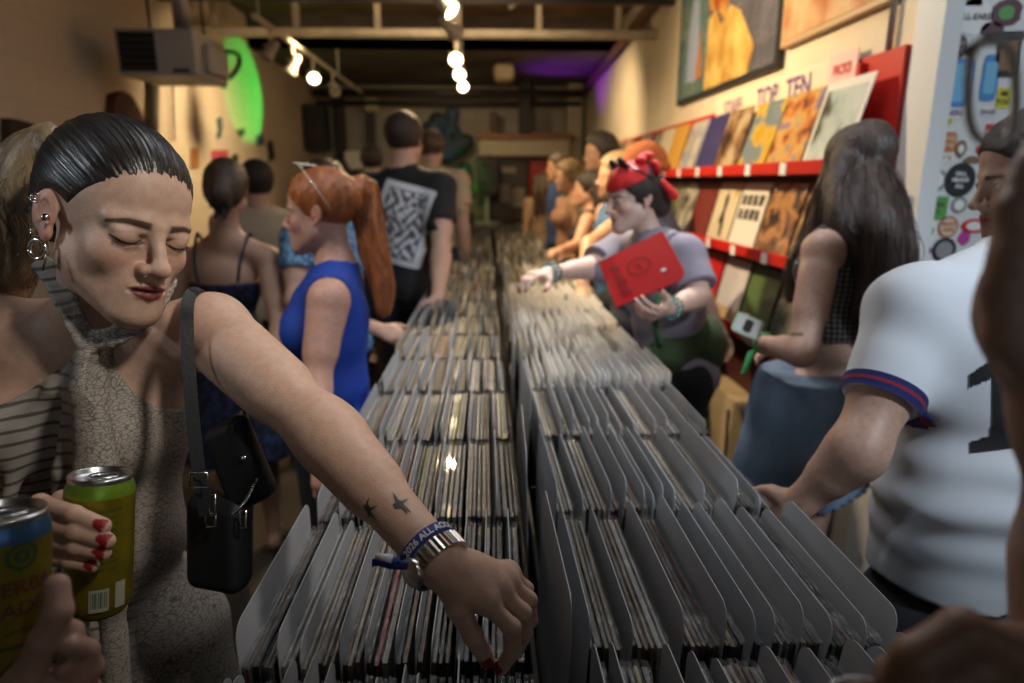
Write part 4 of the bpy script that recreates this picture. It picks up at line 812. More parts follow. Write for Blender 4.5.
rs = random.Random(21); rows_txt = ['bottom edge row', 'nearest full row', 'second row', 'third row', 'fourth row', 'fifth row', 'sixth row', 'seventh row', 'eighth row', 'ninth row', 'tenth row', 'eleventh row', 'twelfth row']
ordn = ['first', 'second', 'third', 'fourth', 'fifth', 'sixth', 'seventh', 'eighth', 'ninth', 'tenth', 'eleventh', 'twelfth', 'thirteenth', 'fourteenth', 'fifteenth', 'sixteenth', 'seventeenth', 'eighteenth', 'nineteenth', 'twentieth', 'twenty-first', 'twenty-second', 'twenty-third', 'twenty-fourth', 'twenty-fifth', 'twenty-sixth', 'twenty-seventh', 'twenty-eighth', 'twenty-ninth', 'thirtieth', 'thirty-first', 'thirty-second', 'thirty-third', 'thirty-fourth', 'thirty-fifth', 'thirty-sixth', 'thirty-seventh', 'thirty-eighth', 'thirty-ninth', 'fortieth']
nrec = ndiv = 0; FARR = [[], []]; farmat = list(JM.values()); FARD = []
def put(me, name, x, y, z, ang, yaw, label, cat, group, sub=None):
    M4 = Matrix.Translation((x, y, z)) @ Matrix.Rotation(yaw, 4, 'Z') @ Matrix.Rotation(ang, 4, 'Y')
    if sub is None: o = bpy.data.objects.new(name, me); COL.objects.link(o); o.matrix_world = M4
    else:
        o = bpy.data.objects.new(name, None); COL.objects.link(o); o.matrix_world = M4; o.empty_display_size = .05
        for nm, sm in sub: c = bpy.data.objects.new(nm, sm); COL.objects.link(c); c.parent = o
    return tag(o, label, cat, group)
far = {'v': [], 'q': [], 'm': []}; fard = {'v': [], 'q': [], 'm': []}
def farleaf(dst, me, M4, mi):
    base = len(dst['v']); dst['v'] += [tuple(M4 @ v.co) for v in me.vertices]; dst['q'] += [tuple(base+i for i in p.vertices) for p in me.polygons]; dst['m'] += [mi]*len(me.polygons)
for r in range(-1, NR):
    for side, (xa, xb) in BX.items():
        y = row_y(side, r)+S/2+.008; xs = xa+.012; i = j = 0; pb, pth, ry = xa, 0, rs.gauss(0, .006); cx = (xa+xb)/2; since = 9; pend = rs.randint(1, 3)
        whiterow = side == 'right' and 3 <= r <= 7
        while xs < xb-.014:
            u = (xs-xa)/(xb-xa); lean = ((u-.5)*.15+.075 if side == 'right' else (u-.5)*.09+.025)+rs.gauss(0, .012); yaw = ry+.004*math.sin(u*5+r)+rs.gauss(0, .0012)+(.012 if side == 'right' else -.008)
            div = since >= pend; zz = ZB+rs.uniform(0, .004)
            if div:
                key = 'grey'
                if whiterow and rs.random() < .93: key = 'white'
                elif r > 6: key = rs.choice(['grey', 'beige', 'beige', 'white']) 
                elif r > 3 and rs.random() < .3: key = 'beige'
                xs += rs.choice((rs.uniform(.003, .006), rs.uniform(.007, .015) if side == 'right' else rs.uniform(.004, .009))); lz = lean+rs.gauss(.01, .026); hd = zz+rs.choice((0, .0, .006, .012, -.01)); px_ = xs-math.tan(lz)*.31; jy = y+rs.uniform(-.004, .006); me = DV[key, rs.randrange(3)]
                px_ = max(px_, xa+.003, pb+.0007+pth/2+.0004); pb, pth = px_, .0014
                if px_ > xb-.002: break
                lz = math.atan((xs-px_)/.31)
                if ndiv < 300 and r <= 12:
                    put(me, 'bin_divider', px_, jy, hd, lz, yaw, '%s divider card, %s from the left in the %s, %s bin' % (key, ordn[j], rows_txt[r+1], side), 'divider card', 'divider cards in the record bins'); ndiv += 1
                else: farleaf(fard, me, Matrix.Translation((px_, jy, hd)) @ Matrix.Rotation(yaw, 4, 'Z') @ Matrix.Rotation(lz, 4, 'Y'), {'grey': 0, 'white': 1, 'beige': 2}[key])
                j += 1; since = 0; pend = rs.choice((1, 2, 3, 3, 4, 5, 6)) if not whiterow else rs.choice((1, 1, 2)); xs += rs.uniform(.0005, .002)
            else:
                nm = rs.choices([c[0] for c in JC], JW)[0]; k = rs.choice((0, 0, 1, 1, 2)); th = thick[k]; xs += th/2+.0008; px_ = max(xs-math.tan(lean)*.31, xa+.004, pb+(th+pth)/2+.0005); pb, pth = px_, th; lean = math.atan((xs-px_)/.31)
                if px_ > xb-.003: break
                if side == 'right' and u > .93 and nm == 'white': nm = 'charcoal'
                if nrec < 300 and r <= 4:
                    put(None, 'record_sleeve', px_, y+rs.uniform(-.003, .003), zz, lean, yaw, '%s record sleeve, %s from the left in the %s, %s bin' % (nm, ordn[min(i, 39)], rows_txt[r+1], side), 'record', 'records standing in the bins', [('jacket', JME[nm, k])]+([('clear_bag', BAG[k])] if r <= 3 else [])); nrec += 1
                else: farleaf(far, JME[nm, k], Matrix.Translation((px_, y, zz)) @ Matrix.Rotation(yaw, 4, 'Z') @ Matrix.Rotation(lean, 4, 'Y'), [c[0] for c in JC].index(nm))
                xs += th/2+rs.uniform(.0012, .0045); i += 1; since += 1
print('records', nrec, 'dividers', ndiv)
o = meshobj('record_sleeves', far['v'], far['q'], None, mats=list(JM.values()), mi=far['m']); tag(o, 'packed record sleeves filling the far rows of both bins', 'records', kind='stuff')
me = o.data
if fard['v']: o = meshobj('bin_dividers', fard['v'], fard['q'], None, mats=[m_dv, m_dw, m_db], mi=fard['m']); tag(o, 'pale divider cards sticking up from the far rows of the bins', 'divider cards', kind='stuff')
# tall dividers along the middle seam
for k, (y, h, an, m_, lb) in enumerate(((.80, .40, .03, 'grey', 'tall pale divider standing up at the near end of the middle seam'), (1.22, .395, -.02, 'grey', 'tall grey divider in the middle seam beside the second row'), (1.58, .40, .05, 'grey', 'tall grey divider in the middle seam beside the third row'), (2.05, .40, .02, 'grey', 'tall grey divider in the middle seam further back'), (2.7, .40, 0, 'grey', 'tall grey divider far along the middle seam'))):
    me = leafmesh('divider', h, .0014, .03, .004); me.materials.append(m_dv); o = put(me, 'seam_divider', .079, y, ZB, an, .02*(-1)**k, lb, 'divider card', None)
tag(MB().box((.0735, Y0, ZB-.02), (.0845, Y1, ZB+.0)).build('seam_board', m_ply), 'dark board closing the seam between the two bins', 'board')
# ------------------------------------------------------------------ the woman in front
SK = (.60, .385, .285)
def px_chain(pts): return [at(*p) for p in pts]
def finger_chain(pts, r0, r1, k=.0035):
    p = px_chain(pts); n = len(p)-1
    return [rc(p[i], p[i+1], r0+(r1-r0)*i/n, r0+(r1-r0)*(i+1)/n, k) for i in range(n)], p
def front_woman():
    J = dict(s=1.0, h=1.72, th=R(-70)); M = basis(R(-34.5), R(11.3), R(-11.8)); J['M'] = M; J['head'] = A(-.479, .889, 1.563)
    J['neck'] = at(92, 330, .955); J['chest'] = at(97, 415, 1.0); J['waist'] = at(100, 520, 1.03); J['pelvis'] = at(108, 615, 1.09)
    J['shL'] = at(212, 331, .93); J['elL'] = at(325, 432, .80); J['wrL'] = at(437, 560, .675)
    J['shR'] = at(-22, 328, .93); J['elR'] = at(-130, 500, .90); J['wrR'] = at(-22, 530, .72)
    hx = norm(J['shR']-J['shL'])
    for q, n in ((1, 'R'), (-1, 'L')):
        J['hip'+n] = J['pelvis']+hx*.09*q+A(0, 0, -.04); g = J['pelvis']+hx*.10*q; J['kn'+n] = np.array([g[0], g[1]+.02, .48]); J['an'+n] = np.array([g[0], g[1]+.04, .08])
    root = empty('person', (float(J['pelvis'][0]), float(J['pelvis'][1]), 0), 'woman in front with a blonde-tipped ponytail and grey halter dress, reaching into the bins', 'person')
    J['root'] = root; G = groups(J, True); F0 = Field(flat(G, ('torso', 'neck', 'uarmL', 'uarmR', 'legL', 'legR', 'farmL', 'farmR', 'footL', 'footR')))
    F0.add(head_prims(J['head'], M, 1.0, eyes='down', t=-.001)); 
    # clavicles
    for q in 'LR': F0.add(rc(lerp(J['neck'], J['sh'+q], .12)+M[:, 1]*.02-A(0, .035, .02), lerp(J['neck'], J['sh'+q], .8)-A(0, .035, -.012), .008, .007, .022))
    V, Q = surf(F0, .0035, lo=np.array([-2, -2, .0]))
    # fine head
    cp = np.asarray(J['head'])+M@A(0, 0, -.128)
    HF = Field(flat(G, ('neck',))+head_prims(J['head'], M, 1.0, eyes='down', t=.0004)+[plane(cp, -M[:, 2])]); V2, Q2 = surf(HF, .0015)
    # her left hand, reaching down between the sleeves
    w = J['wrL']; hf = Field(); nails = []
    ch = [([(446, 570, .675), (458, 608, .680), (473, 636, .695), (487, 660, .715)], .0135, .0088), ([(484, 600, .683), (512, 628, .682), (513, 650, .697), (501, 668, .718)], .0098, .0080),
          ([(498, 589, .700), (523, 613, .700), (524, 634, .716), (516, 652, .735)], .0096, .0080), ([(506, 580, .715), (529, 600, .719), (530, 620, .735), (523, 636, .752)], .0092, .0076), ([(508, 572, .730), (526, 589, .737), (528, 604, .750), (523, 616, .765)], .0085, .0070)]
    for i, (c, r0, r1) in enumerate(ch):
        ps, p = finger_chain(c, r0, r1, .0045); hf.add(ps); u = norm(p[-1]-p[-2]); nn = norm(np.cross(np.cross(u, (CAM-p[-1])+A(-.2, 0, .1)), u)); nails.append((p[-1]-u*.002, u, nn, r1))
        hf.add(rc(p[0], p[0]+(p[0]-w)*.02, r0*1.12, r0*1.12, .006))
        if i: hf.add(rc(lerp(w, p[0], .1), p[0], .0145, r0*1.08, .014))
    ya = norm(at(495, 588, .70)-w); za = norm(np.cross(at(484, 600, .683)-at(508, 572, .73), ya)); hf.add(el(lerp(w, at(495, 588, .702), .62), (.027, .032, .014), np.stack([np.cross(ya, za), ya, za], 1), .012))
    hf.add(rc(lerp(J['elL'], w, .9), w, .0262, .0235, .012)); hf.add(rc(w, at(462, 590, .69), .0215, .017, .012)); V3, Q3 = surf(hf, .0014)
    # her right hand, fingers round the can
    h2 = Field(); w2 = J['wrR']
    for c, r0, r1 in (([(10, 516, .700), (40, 503, .672), (74, 514, .657), (103, 526, .658)], .0098, .0080), ([(8, 532, .702), (40, 521, .672), (76, 532, .655), (107, 541, .657)], .0100, .0082),
                      ([(8, 549, .704), (41, 540, .674), (76, 547, .657), (103, 553, .659)], .0096, .0078), ([(10, 564, .706), (42, 557, .677), (70, 561, .661), (92, 566, .662)], .0086, .0070)):
        ps, p = finger_chain(c, r0, r1, .0035); h2.add(ps); h2.add(rc(w2, p[0], .017, r0*1.15, .014)); u = norm(p[-1]-p[-2]); nails.append((p[-1]-u*.002, u, norm(CAM-p[-1]), r1))
    ps, p = finger_chain([(8, 545, .725), (32, 525, .745), (62, 500, .752), (85, 495, .745)], .013, .009, .006); h2.add(ps); h2.add(rc(lerp(J['elR'], w2, .85), w2, .027, .024, .012)); V4, Q4 = surf(h2, .0018)
    n = 0; Vs, Qs = [], []
    for a, b in ((V, Q), (V2, Q2), (V3, Q3), (V4, Q4)): Vs.append(a); Qs.append(b+n); n += len(a)
    V = np.concatenate(Vs); o = meshobj('body', V, np.concatenate(Qs), skinmat(), None, True); attach(o, root)
    settint(o, tint_person(V, J['head'], M, 1.0, SK, lip=(.20, .045, .042), brow=(.055, .03, .022), eyes='down', nails=nails, blush=.45, browth=1.15))
    T3 = BVHTree.FromPolygons(V3.tolist(), Q3.tolist()); armF = Field(flat(G, ('uarmL', 'farmL'))); Va, Qa = surf(armF, .003); TA = BVHTree.FromPolygons(Va.tolist(), Qa.tolist())
    # dress
    x = norm(J['shR']-J['shL']); z = norm(J['neck']-J['pelvis']); y = norm(np.cross(z, x)); x = np.cross(y, z); T = np.stack([x, y, z], 1); kn = at(88, 346, .862)
    Gd = groups(J, True, .007); sk = []
    for k in range(9):
        a = J['pelvis']+x*(k-4)*.034+y*.03; b = np.array([a[0]+x[0]*(k-4)*.012, a[1]+y[1]*.05, .46]); sk.append(rc(a, b, .075, .085, .05))
    def reg(P):
        q = (P-kn)@T; dz = -q[:, 2]; dq = np.maximum(dz-.012*(q[:, 0] < 0), 0); wd = np.where(q[:, 0] < 0, .017+.12*dq+5.2*dq**2, .020+.40*dq+6.5*dq**2)
        front = np.maximum(np.abs(q[:, 0])-wd, -dz-.004); back = .16-dz
        return np.where(q[:, 1] < -.13, back, np.minimum(front, np.maximum(.125-dz, -1)))
    dr = list(Gd['torso'])+sk
    for c, r in (([(88, 350, .862), (74, 390, .868), (62, 470, .875), (50, 560, .90), (44, 690, .93)], .010), ([(90, 350, .855), (97, 390, .850), (103, 470, .848), (110, 600, .885), (118, 700, .92)], .012), ([(86, 350, .855), (88, 390, .850), (90, 470, .850), (94, 600, .885)], .010), ([(84, 352, .865), (55, 390, .875), (25, 430, .885), (5, 520, .90)], .008), ([(88, 352, .862), (86, 400, .866), (84, 500, .874), (80, 640, .90)], .008)):
        p = px_chain(c); dr += [rc(p[i], p[i+1], r, r*1.3, .018) for i in range(len(p)-1)]
    m, N, L, b = nt('printed_crepe'); tc = N.new('ShaderNodeTexCoord'); mp = N.new('ShaderNodeMapping'); mp.inputs['Scale'].default_value = (1, 1, 1.9); mp.inputs['Rotation'].default_value = (0, .25, 0)
    nn = N.new('ShaderNodeTexNoise'); nn.inputs['Scale'].default_value = 14; L.new(tc.outputs['Object'], mp.inputs[0]); L.new(mp.outputs[0], nn.inputs[0])
    mxx = N.new('ShaderNodeMix'); mxx.data_type = 'RGBA'; mxx.inputs[0].default_value = .06; L.new(mp.outputs[0], mxx.inputs[6]); L.new(nn.outputs['Color'], mxx.inputs[7])
    vo = N.new('ShaderNodeTexVoronoi'); vo.feature = 'DISTANCE_TO_EDGE'; vo.inputs['Scale'].default_value = 120; L.new(mxx.outputs[2], vo.inputs['Vector'])
    rp = N.new('ShaderNodeValToRGB'); rp.color_ramp.elements[0].position = .0; rp.color_ramp.elements[0].color = (.09, .07, .06, 1); rp.color_ramp.elements[1].position = .12; rp.color_ramp.elements[1].color = (.33, .29, .245, 1); L.new(vo.outputs['Distance'], rp.inputs[0])
    wv = N.new('ShaderNodeTexWave'); wv.bands_direction = 'Z'; wv.inputs['Scale'].default_value = 10; wv.inputs['Distortion'].default_value = 3.5; wv.inputs['Detail'].default_value = 3; wv.inputs['Detail Scale'].default_value = .8; L.new(mp.outputs[0], wv.inputs[0])
    r2 = N.new('ShaderNodeValToRGB'); r2.color_ramp.elements[0].position = .05; r2.color_ramp.elements[0].color = (.10, .08, .07, 1); r2.color_ramp.elements[1].position = .28; r2.color_ramp.elements[1].color = (.34, .31, .27, 1); L.new(wv.outputs[0], r2.inputs[0])
    sx = N.new('ShaderNodeSeparateXYZ'); L.new(tc.outputs['Object'], sx.inputs[0]); r3 = N.new('ShaderNodeMapRange'); r3.inputs[1].default_value = -.56-float(root.location[0])*0; r3.inputs[2].default_value = -.50; L.new(sx.outputs[0], r3.inputs[0])
    mm = N.new('ShaderNodeMix'); mm.data_type = 'RGBA'; L.new(r3.outputs[0], mm.inputs[0]); L.new(r2.outputs[0], mm.inputs[6]); L.new(rp.outputs[0], mm.inputs[7]); L.new(mm.outputs[2], b.inputs['Base Color']); b.inputs['Roughness'].default_value = .75
    def dpost(P, D):
        q = (P-kn)@T; f = np.sin((q[:, 0]*38+1.2*np.sin(q[:, 2]*9)+.6*np.sin(q[:, 2]*31)))*.0022+np.sin(q[:, 0]*90+q[:, 2]*18)*.0009
        return D+f*1.9+.0030*nz(P*np.array((1, 1, .5)), 24, 3)
    garment('halter_dress', root, dr, m, [], .003, lambda P, D: np.maximum(dpost(P, D), reg(P)))
    band = px_chain([(40, 262, .93), (52, 275, .885), (64, 297, .850), (76, 322, .842), (86, 340, .850)]); band2 = px_chain([(90, 340, .852), (112, 337, .842), (138, 322, .848), (158, 298, .868), (168, 278, .90)])
    B = []
    for bb in (spline(band, 14), spline(band2, 14)):
        for i in range(13):
            u = norm(bb[i+1]-bb[i]); s_ = norm(np.cross(u, norm(CAM-bb[i])))
            for k in (-1, -.33, .33, 1): B.append(rc(bb[i]+s_*.0085*k, bb[i+1]+s_*.0085*k, .0038+.0006*abs(k), None, .004))
    B += [el(at(88, 348, .850), (.014, .011, .012), None, .008), el(at(89, 357, .852), (.012, .010, .014), None, .008)]
    garment('halter_band', root, B, m, [], .0022, lambda P, D: D+.0007*nz(P, 190, 5))
    # hair
    hm = mat('sleek_dark_hair', (.026, .018, .015), .36, var=.5, scale=60, spec=.55); C = J['head']
    W = lambda *v: np.asarray(C)+M@np.array(v, float)
    def hreg(P):
        q = (P-np.asarray(C))@M; ax = np.abs(q[:, 0]); yy = q[:, 1]; zz = q[:, 2]
        line = .098-1.05*np.maximum(.078-zz, 0)-6.0*np.maximum(ax-.02, 0)**2-.35*np.maximum(.03-zz, 0)
        ear = .030-np.hypot(yy+.010, zz-.000)
        return np.maximum(np.maximum(yy-line, np.where(ax > .055, ear, -1)), -.055-zz-.35*np.minimum(yy+.02, 0))
    cap = [el(W(0, -.022, .048), (.081, .098, .090), M, .02), el(W(0, .030, .050), (.065, .052, .065), M, .02), el(W(0, -.085, .045), (.045, .04, .045), M, .03), el(W(0, -.055, .00), (.066, .06, .06), M, .03)]
    tie = W(.0, -.125, .062)
    c0 = W(0, -.015, .025); d0 = norm(tie-c0); g1_ = norm(np.cross(d0, M[:, 0])); g2_ = np.cross(d0, g1_)
    def hpost(P, D):                                  # comb lines run like meridians from the tie to the hairline
        q = P-c0; a = np.arctan2(q@g2_, q@g1_); hr = hreg(P); fd = sst(-hr, .004, .024); return np.maximum(D+fd*(.0005*np.sin(a*34+np.sin(a*7))+.0004*np.sin(a*83+2*np.sin(a*5))+.0003*np.sin(a*151))+.0018*(1-sst(-hr, 0, .012)), hr)
    Vh, Qh = surf(Field(cap, hpost), .0017)
    rs = np.random.RandomState(4); paths = []; tr = BVHTree.FromPolygons(Vh.tolist(), Qh.tolist())
    for i in range(1500):
        ph = rs.uniform(0, 2*math.pi); pth = []; lift = rs.rand(); wob = rs.normal()*.03; t1 = rs.uniform(.9, 2.9)
        for t in np.linspace(.12, t1, 18):
            p_ = ph+wob*math.sin(t*2); dd = d0*math.cos(t)+(g1_*math.cos(p_)+g2_*math.sin(p_))*math.sin(t); h = tr.ray_cast(Vector(c0+dd*.25), Vector(-dd), .24)
            if h[0] is None: break
            hp = np.array(h[0])
            if hreg(hp[None])[0] > -.009: break
            pth.append(hp+dd*(.0001+.0008*lift))
        if len(pth) >= 5: paths.append(spline(pth, 15))
    s1 = tubes(np.array(paths), .00042, 3)
    for sv, sq in (s1,): Qh = np.concatenate([Qh, sq+len(Vh)]); Vh = np.concatenate([Vh, sv])
    o = meshobj('hair', Vh, Qh, hm, None, True); attach(o, root)
    pm = hairmat('blonde_ends_hair', (.50, .36, .19), (.10, .06, .03), .42, 14, (1, 1, .2)); g0 = [tie+M@A(0, .02, .0), at(38, 150, .955), at(18, 178, .965), at(4, 220, .975), at(6, 262, .985), at(0, 300, .99)]
    rad = (.020, .028, .040, .044, .040, .030); st = [lock(g0, rad, 420, 26, .006, k, .0008, freq=2.5) for k in (1, 2)]
    g1 = [at(50, 130, .93), at(30, 160, .93), at(16, 200, .93), at(26, 248, .94), at(14, 285, .95)]; st.append(lock(g1, (.012, .02, .026, .024, .012), 240, 26, .007, 5, .0008, freq=3))
    hair(root, lockmass(g0, [r*.82 for r in rad])+lockmass(g1, (.01, .016, .018, .016, .008)), pm, .004, strands=st, label='blonde ponytail', name='ponytail', dirs=(1, 1, .2))
    # lashes
    for q in (-1, 1):
        pl = []
        for i in range(26):
            u = i/25*2-1; a = W(q*(.032+.0140*u), .0885-.004*abs(u)-.0035*u, -.0045+.0040*u*u); pl.append([a, a+M@A(q*.0015*u, .0035, -.0012), a+M@A(q*.003*u, .006, -.0018+.0006)])
        V5, Q5 = tubes(np.array(pl), .00042, 3); attach(meshobj('eyelashes', V5, Q5, mat('lash', (.02, .012, .01), .5)), root)
    # ear jewellery
    ms = mat('polished_silver', (.75, .76, .80), .18, 1)
    def ring(c, ax, r, tr_, name='hoop_earring', a0=0, a1=360, n=24):
        ax = norm(ax); e1 = norm(np.cross(ax, (0, 0, 1.))); e2 = np.cross(ax, e1); mb = MB(); mb.tube([c+(e1*math.cos(R(t))+e2*math.sin(R(t)))*r for t in np.linspace(a0, a1, n)], tr_, 8); attach(mb.build(name, ms, None, True), root)
    xr, yf = M[:, 0], M[:, 1]
    ring(W(.083, -.006, -.043), yf*.3+xr*.8, .0115, .0024); ring(W(.0855, -.024, .014), yf*.5+M[:, 2]*.8, .006, .0010); ring(W(.0850, -.022, .018), yf*.5+M[:, 2]*.8, .006, .0010); ring(W(.083, -.017, -.024), yf, .005, .0009)
    mb = MB(); mb.lathe([(0, 0), (.004, .001), (.0055, .004), (.004, .008), (0, .009)], 16, W(.079, .001, -.002), Matrix(np.stack([yf, M[:, 2], xr], 1).tolist())); attach(mb.build('earbud', ms, None, True), root)
    ring(W(.0150, .1040, -.0365), yf*.3+M[:, 0], .0042, .0006, 'nose_ring')
    mb = MB(); p = W(.083, .012, -.040); mb.tube([p, p+M@A(0, .003, -.010), p+M@A(0, .001, -.024)], [.0006, .0012, .0016], 8); attach(mb.build('drop_earring', mat('dark_gold', (.35, .24, .12), .3, 1), None, True), root)
    # tattoos of two swallows
    el_, wr_ = J['elL'], J['wrL']; ax = norm(wr_-el_)
    birds = ([(-.55, .95), (-.12, .30), (.10, .22), (.62, .42), (.22, .02), (.58, -.30), (.80, -.62), (.40, -.38), (.62, -.80), (.12, -.25), (-.30, -.32), (-.50, -.02), (-.28, .12)],
             [(.10, 1.0), (.02, .40), (.20, .12), (.75, .30), (.35, -.06), (.20, -.20), (.42, -.52), (.62, -.95), (.12, -.50), (.15, -.9), (-.08, -.35), (-.25, -.02), (-.42, .30), (-.2, .35)])
    for (px, py), P2, sz in (((400, 504), birds[0], .030), ((368, 509), birds[1], .026)):
        c = at(px, py, .70); n = norm(CAM-c); decal('swallow_tattoo', root, TA, c, _r, _u, n, sz, sz, lambda a, b, P2=P2: inpoly(a*2-1, b*2-1, P2), mat('tattoo_ink', (.055, .06, .06), .5), .0007, .0012)
    return J, T3, TA
FW, T3, TA = front_woman()
# wristband, watch
def wrist_things(J):
    ax = norm(J['wrL']-J['elL']); e1 = norm(np.cross(ax, CAM-J['wrL'])); e2 = norm(np.cross(e1, ax))      # e2 points to the camera side
    def band(c, r, wd, th, a0=0, a1=360, n=40, ridges=0, e=1.12):
        V = []; Fs = []
        for i in range(n):
            a = R(a0+(a1-a0)*i/n)
            for (dr, dw) in ((0, -1), (0, 1), (th, 1), (th, -1)):
                rr = r+dr+(ridges*((i % 2)-.5) if dr else 0); V.append(c+(e1*math.cos(a)*e+e2*math.sin(a))*rr+ax*dw*wd/2)
        for i in range(n):
            j = (i+1) % n; Fs += [(i*4+k, i*4+(k+1) % 4, j*4+(k+1) % 4, j*4+k) for k in range(4)]
        return V, Fs
    blue = mat('navy_ribbon', (.012, .03, .20), .6); c = J['wrL']-ax*.016
    t = empty('festival_wristband', c, 'navy fabric festival wristband with white lettering on the reaching wrist', 'wristband')
    V, Fs = band(c, .0275, .013, .0012); attach(meshobj('strap', V, Fs, blue, None, True), t)
    tx, Ft = text_mesh('2026 ALL ACCESS', .0105, .0002, .85); r = .0294; out = []
    for x, y, _ in tx: a = R(108)-x/r*1.0; a = math.pi/2+.35-x/r; out.append(c+(e1*math.cos(a)*-1*1.12+e2*math.sin(a))*r*1.0+ax*(-y)) if False else out.append(c+(e1*math.cos(math.pi/2+.5+x/r)*1.12+e2*math.sin(math.pi/2+.5+x/r))*r-ax*y)
    attach(meshobj('lettering', out, Ft, mat('white_ink', (.75, .75, .78), .6)), t)
    tail = px_chain([(424, 566, .655), (408, 566, .650), (388, 562, .652), (372, 563, .660)]); up = norm(np.cross(norm(tail[0]-tail[2]), _f)); V = []
    sp = spline(tail, 12)
    for i, p in enumerate(sp):
        for dw, dt in ((-1, 0), (1, 0), (1, 1), (-1, 1)): V.append(p+up*dw*.0052*(1+.15*math.sin(i*1.1))+_f*dt*.001+_f*.003*math.sin(i*.9+dw))
    Fs = [(i*4+k, i*4+(k+1) % 4, i*4+4+(k+1) % 4, i*4+4+k) for i in range(11) for k in range(4)]+[(0, 1, 2, 3), (44, 45, 46, 47)]
    attach(meshobj('ribbon_tail', V, Fs, blue, None, True), t); e = px_chain([(392, 559, .648), (376, 556, .650)]); mb = MB(); mb.tube(e, [.0045, .003], 8); attach(mb.build('ribbon_lining', mat('white_ribbon', (.6, .6, .65), .7), None, True, ), t)
    c2 = J['wrL']+ax*.001; t = empty('wrist_watch', c2, 'polished steel linked watch below the navy wristband', 'watch')
    ms_ = mat('watch_steel', (.55, .52, .48), .28, 1)
    for i in range(34):
        a0, a1 = 2*math.pi*i/34+.02, 2*math.pi*(i+1)/34-.02; V = []
        for a in (a0, (a0+a1)/2, a1):
            for rr_, dw in ((.0262, -1), (.0262, 1), (.0290+(.0009 if a == (a0+a1)/2 else 0), 1), (.0290+(.0009 if a == (a0+a1)/2 else 0), -1)): V.append(c2+(e1*math.cos(a)*1.12+e2*math.sin(a))*rr_+ax*dw*.0085)
        attach(meshobj('bracelet_link', V, [(0, 1, 2, 3), (11, 10, 9, 8)]+[(j*4+k, j*4+4+k, j*4+4+(k+1) % 4, j*4+(k+1) % 4) for j in (0, 1) for k in range(4)], ms_), t)
    mb = MB(); cc = c2+(e1*-.80+e2*.60)*.0; a = R(38); rad_ = (e1*math.cos(a)+e2*math.sin(a)); Mx = np.stack([ax, np.cross(rad_, ax), rad_], 1); mb.lathe([(0, 0), (.014, 0), (.015, .002), (.015, .006), (.0135, .0075), (0, .0075)], 28, c2+rad_*.0285, Matrix(Mx.tolist())); attach(mb.build('watch_case', mat('watch_steel', (0, 0, 0)), None, True), t)
wrist_things(FW)
# ------------------------------------------------------------------ cans
def can(name, c, axis, r, h, label, body_m, face, txt=None, band_m=None):
    z = norm(axis); x = norm(np.cross(z, face)); y = np.cross(z, x)*-1; x = np.cross(y, z); Mx = np.stack([x, y, z], 1); MM = Matrix(Mx.tolist())
    t = empty(name, c-z*h/2, label, 'can'); c0 = c-z*h/2; mb = MB()
    mb.lathe([(0, .009), (r*.6, .007), (r*.72, .006), (r*.80, 0), (r*.86, .003), (r*.97, .012), (r, .018), (r, h-.020)], 48, c0, MM); attach(mb.build('printed_side', body_m, None, True), t)
    mb = MB(); mb.lathe([(r, h-.020), (r*.985, h-.014), (r*.90, h-.006)], 48, c0, MM); attach(mb.build('shoulder_band', band_m or body_m, None, True), t)
    al = mat('aluminium', (.62, .62, .62), .28, 1); mb = MB(); mb.lathe([(r*.90, h-.006), (r*.915, h-.002), (r*.90, h), (r*.86, h-.001), (r*.83, h-.006), (r*.80, h-.0065), (0, h-.0055)], 48, c0, MM); attach(mb.build('lid', al, None, True), t)
    mb = MB(); pts = [c0+Mx@A(.010*math.cos(a)*1.3-.003, .008*math.sin(a), h-.0035) for a in np.linspace(0, 2*math.pi, 20)]; mb.tube(pts, .0012, 6, cap=False); attach(mb.build('pull_tab', al, None, True), t)
    mb = MB(); mb.lathe([(.0, 0), (.009, 0), (.009, .0004), (0, .0004)], 20, c0+Mx@A(.002, -.014, h-.0058), MM); attach(mb.build('opening', mat('black_hole', (.01, .01, .01), .6), None, True), t)
    def wrap(x_, y_, rr=None): a = x_/r; return tuple(c0+Mx@A(-math.sin(a)*(r+.0004), math.cos(a)*(r+.0004), y_))
    for s_, sz, dx, dy, m_, bold in (txt or []):
        tv, tf = text_mesh(s_, sz, bold); attach(meshobj('lettering', [wrap(a+dx, b+dy) for a, b, _ in tv], tf, m_), t)
    return t, wrap
yel = mat('yellow_can_print', (.27, .21, .012), .34, .45, var=.35, scale=40); dg = mat('dark_green_print', (.03, .07, .03), .4); dk = mat('dark_red_print', (.12, .035, .02), .4)
lime = mat('lime_can_band', (.20, .34, .03), .3, .5); gy = mat('grey_print', (.25, .25, .2), .4)
small = [('AND 8 ESSENTIALS', .0034, .004, .098-.0035*k*1.6, dg, 0) for k in range(0)]
lines = ['INGREDIENTS', 'brewed organic', 'leaf and stem', 'cane sugar', 'lemon juice', 'citric acid', 'natural', 'flavors', 'shake well', 'keep cold']
t, wrap = can('drink_can', at(99, 542, .705), at(101, 478, .700)-at(98, 604, .710), .033, .150, 'tall yellow can with a lime shoulder held by the woman in front', yel, CAM-at(99, 542, .705), [(s_, .0048, .006, .118-.0068*i, dg, 0) for i, s_ in enumerate(lines)], lime)
def patch(t, wrap, x0, x1, y0, y1, m, name, n=8):
    V = [wrap(x0+(x1-x0)*i/n, y) for y in (y0, y1) for i in range(n+1)]; attach(meshobj(name, V, [(i, i+1, n+2+i, n+1+i) for i in range(n)], m), t)
patch(t, wrap, -.008, .010, .012, .036, mat('pale_print', (.35, .34, .26), .5), 'code_panel')
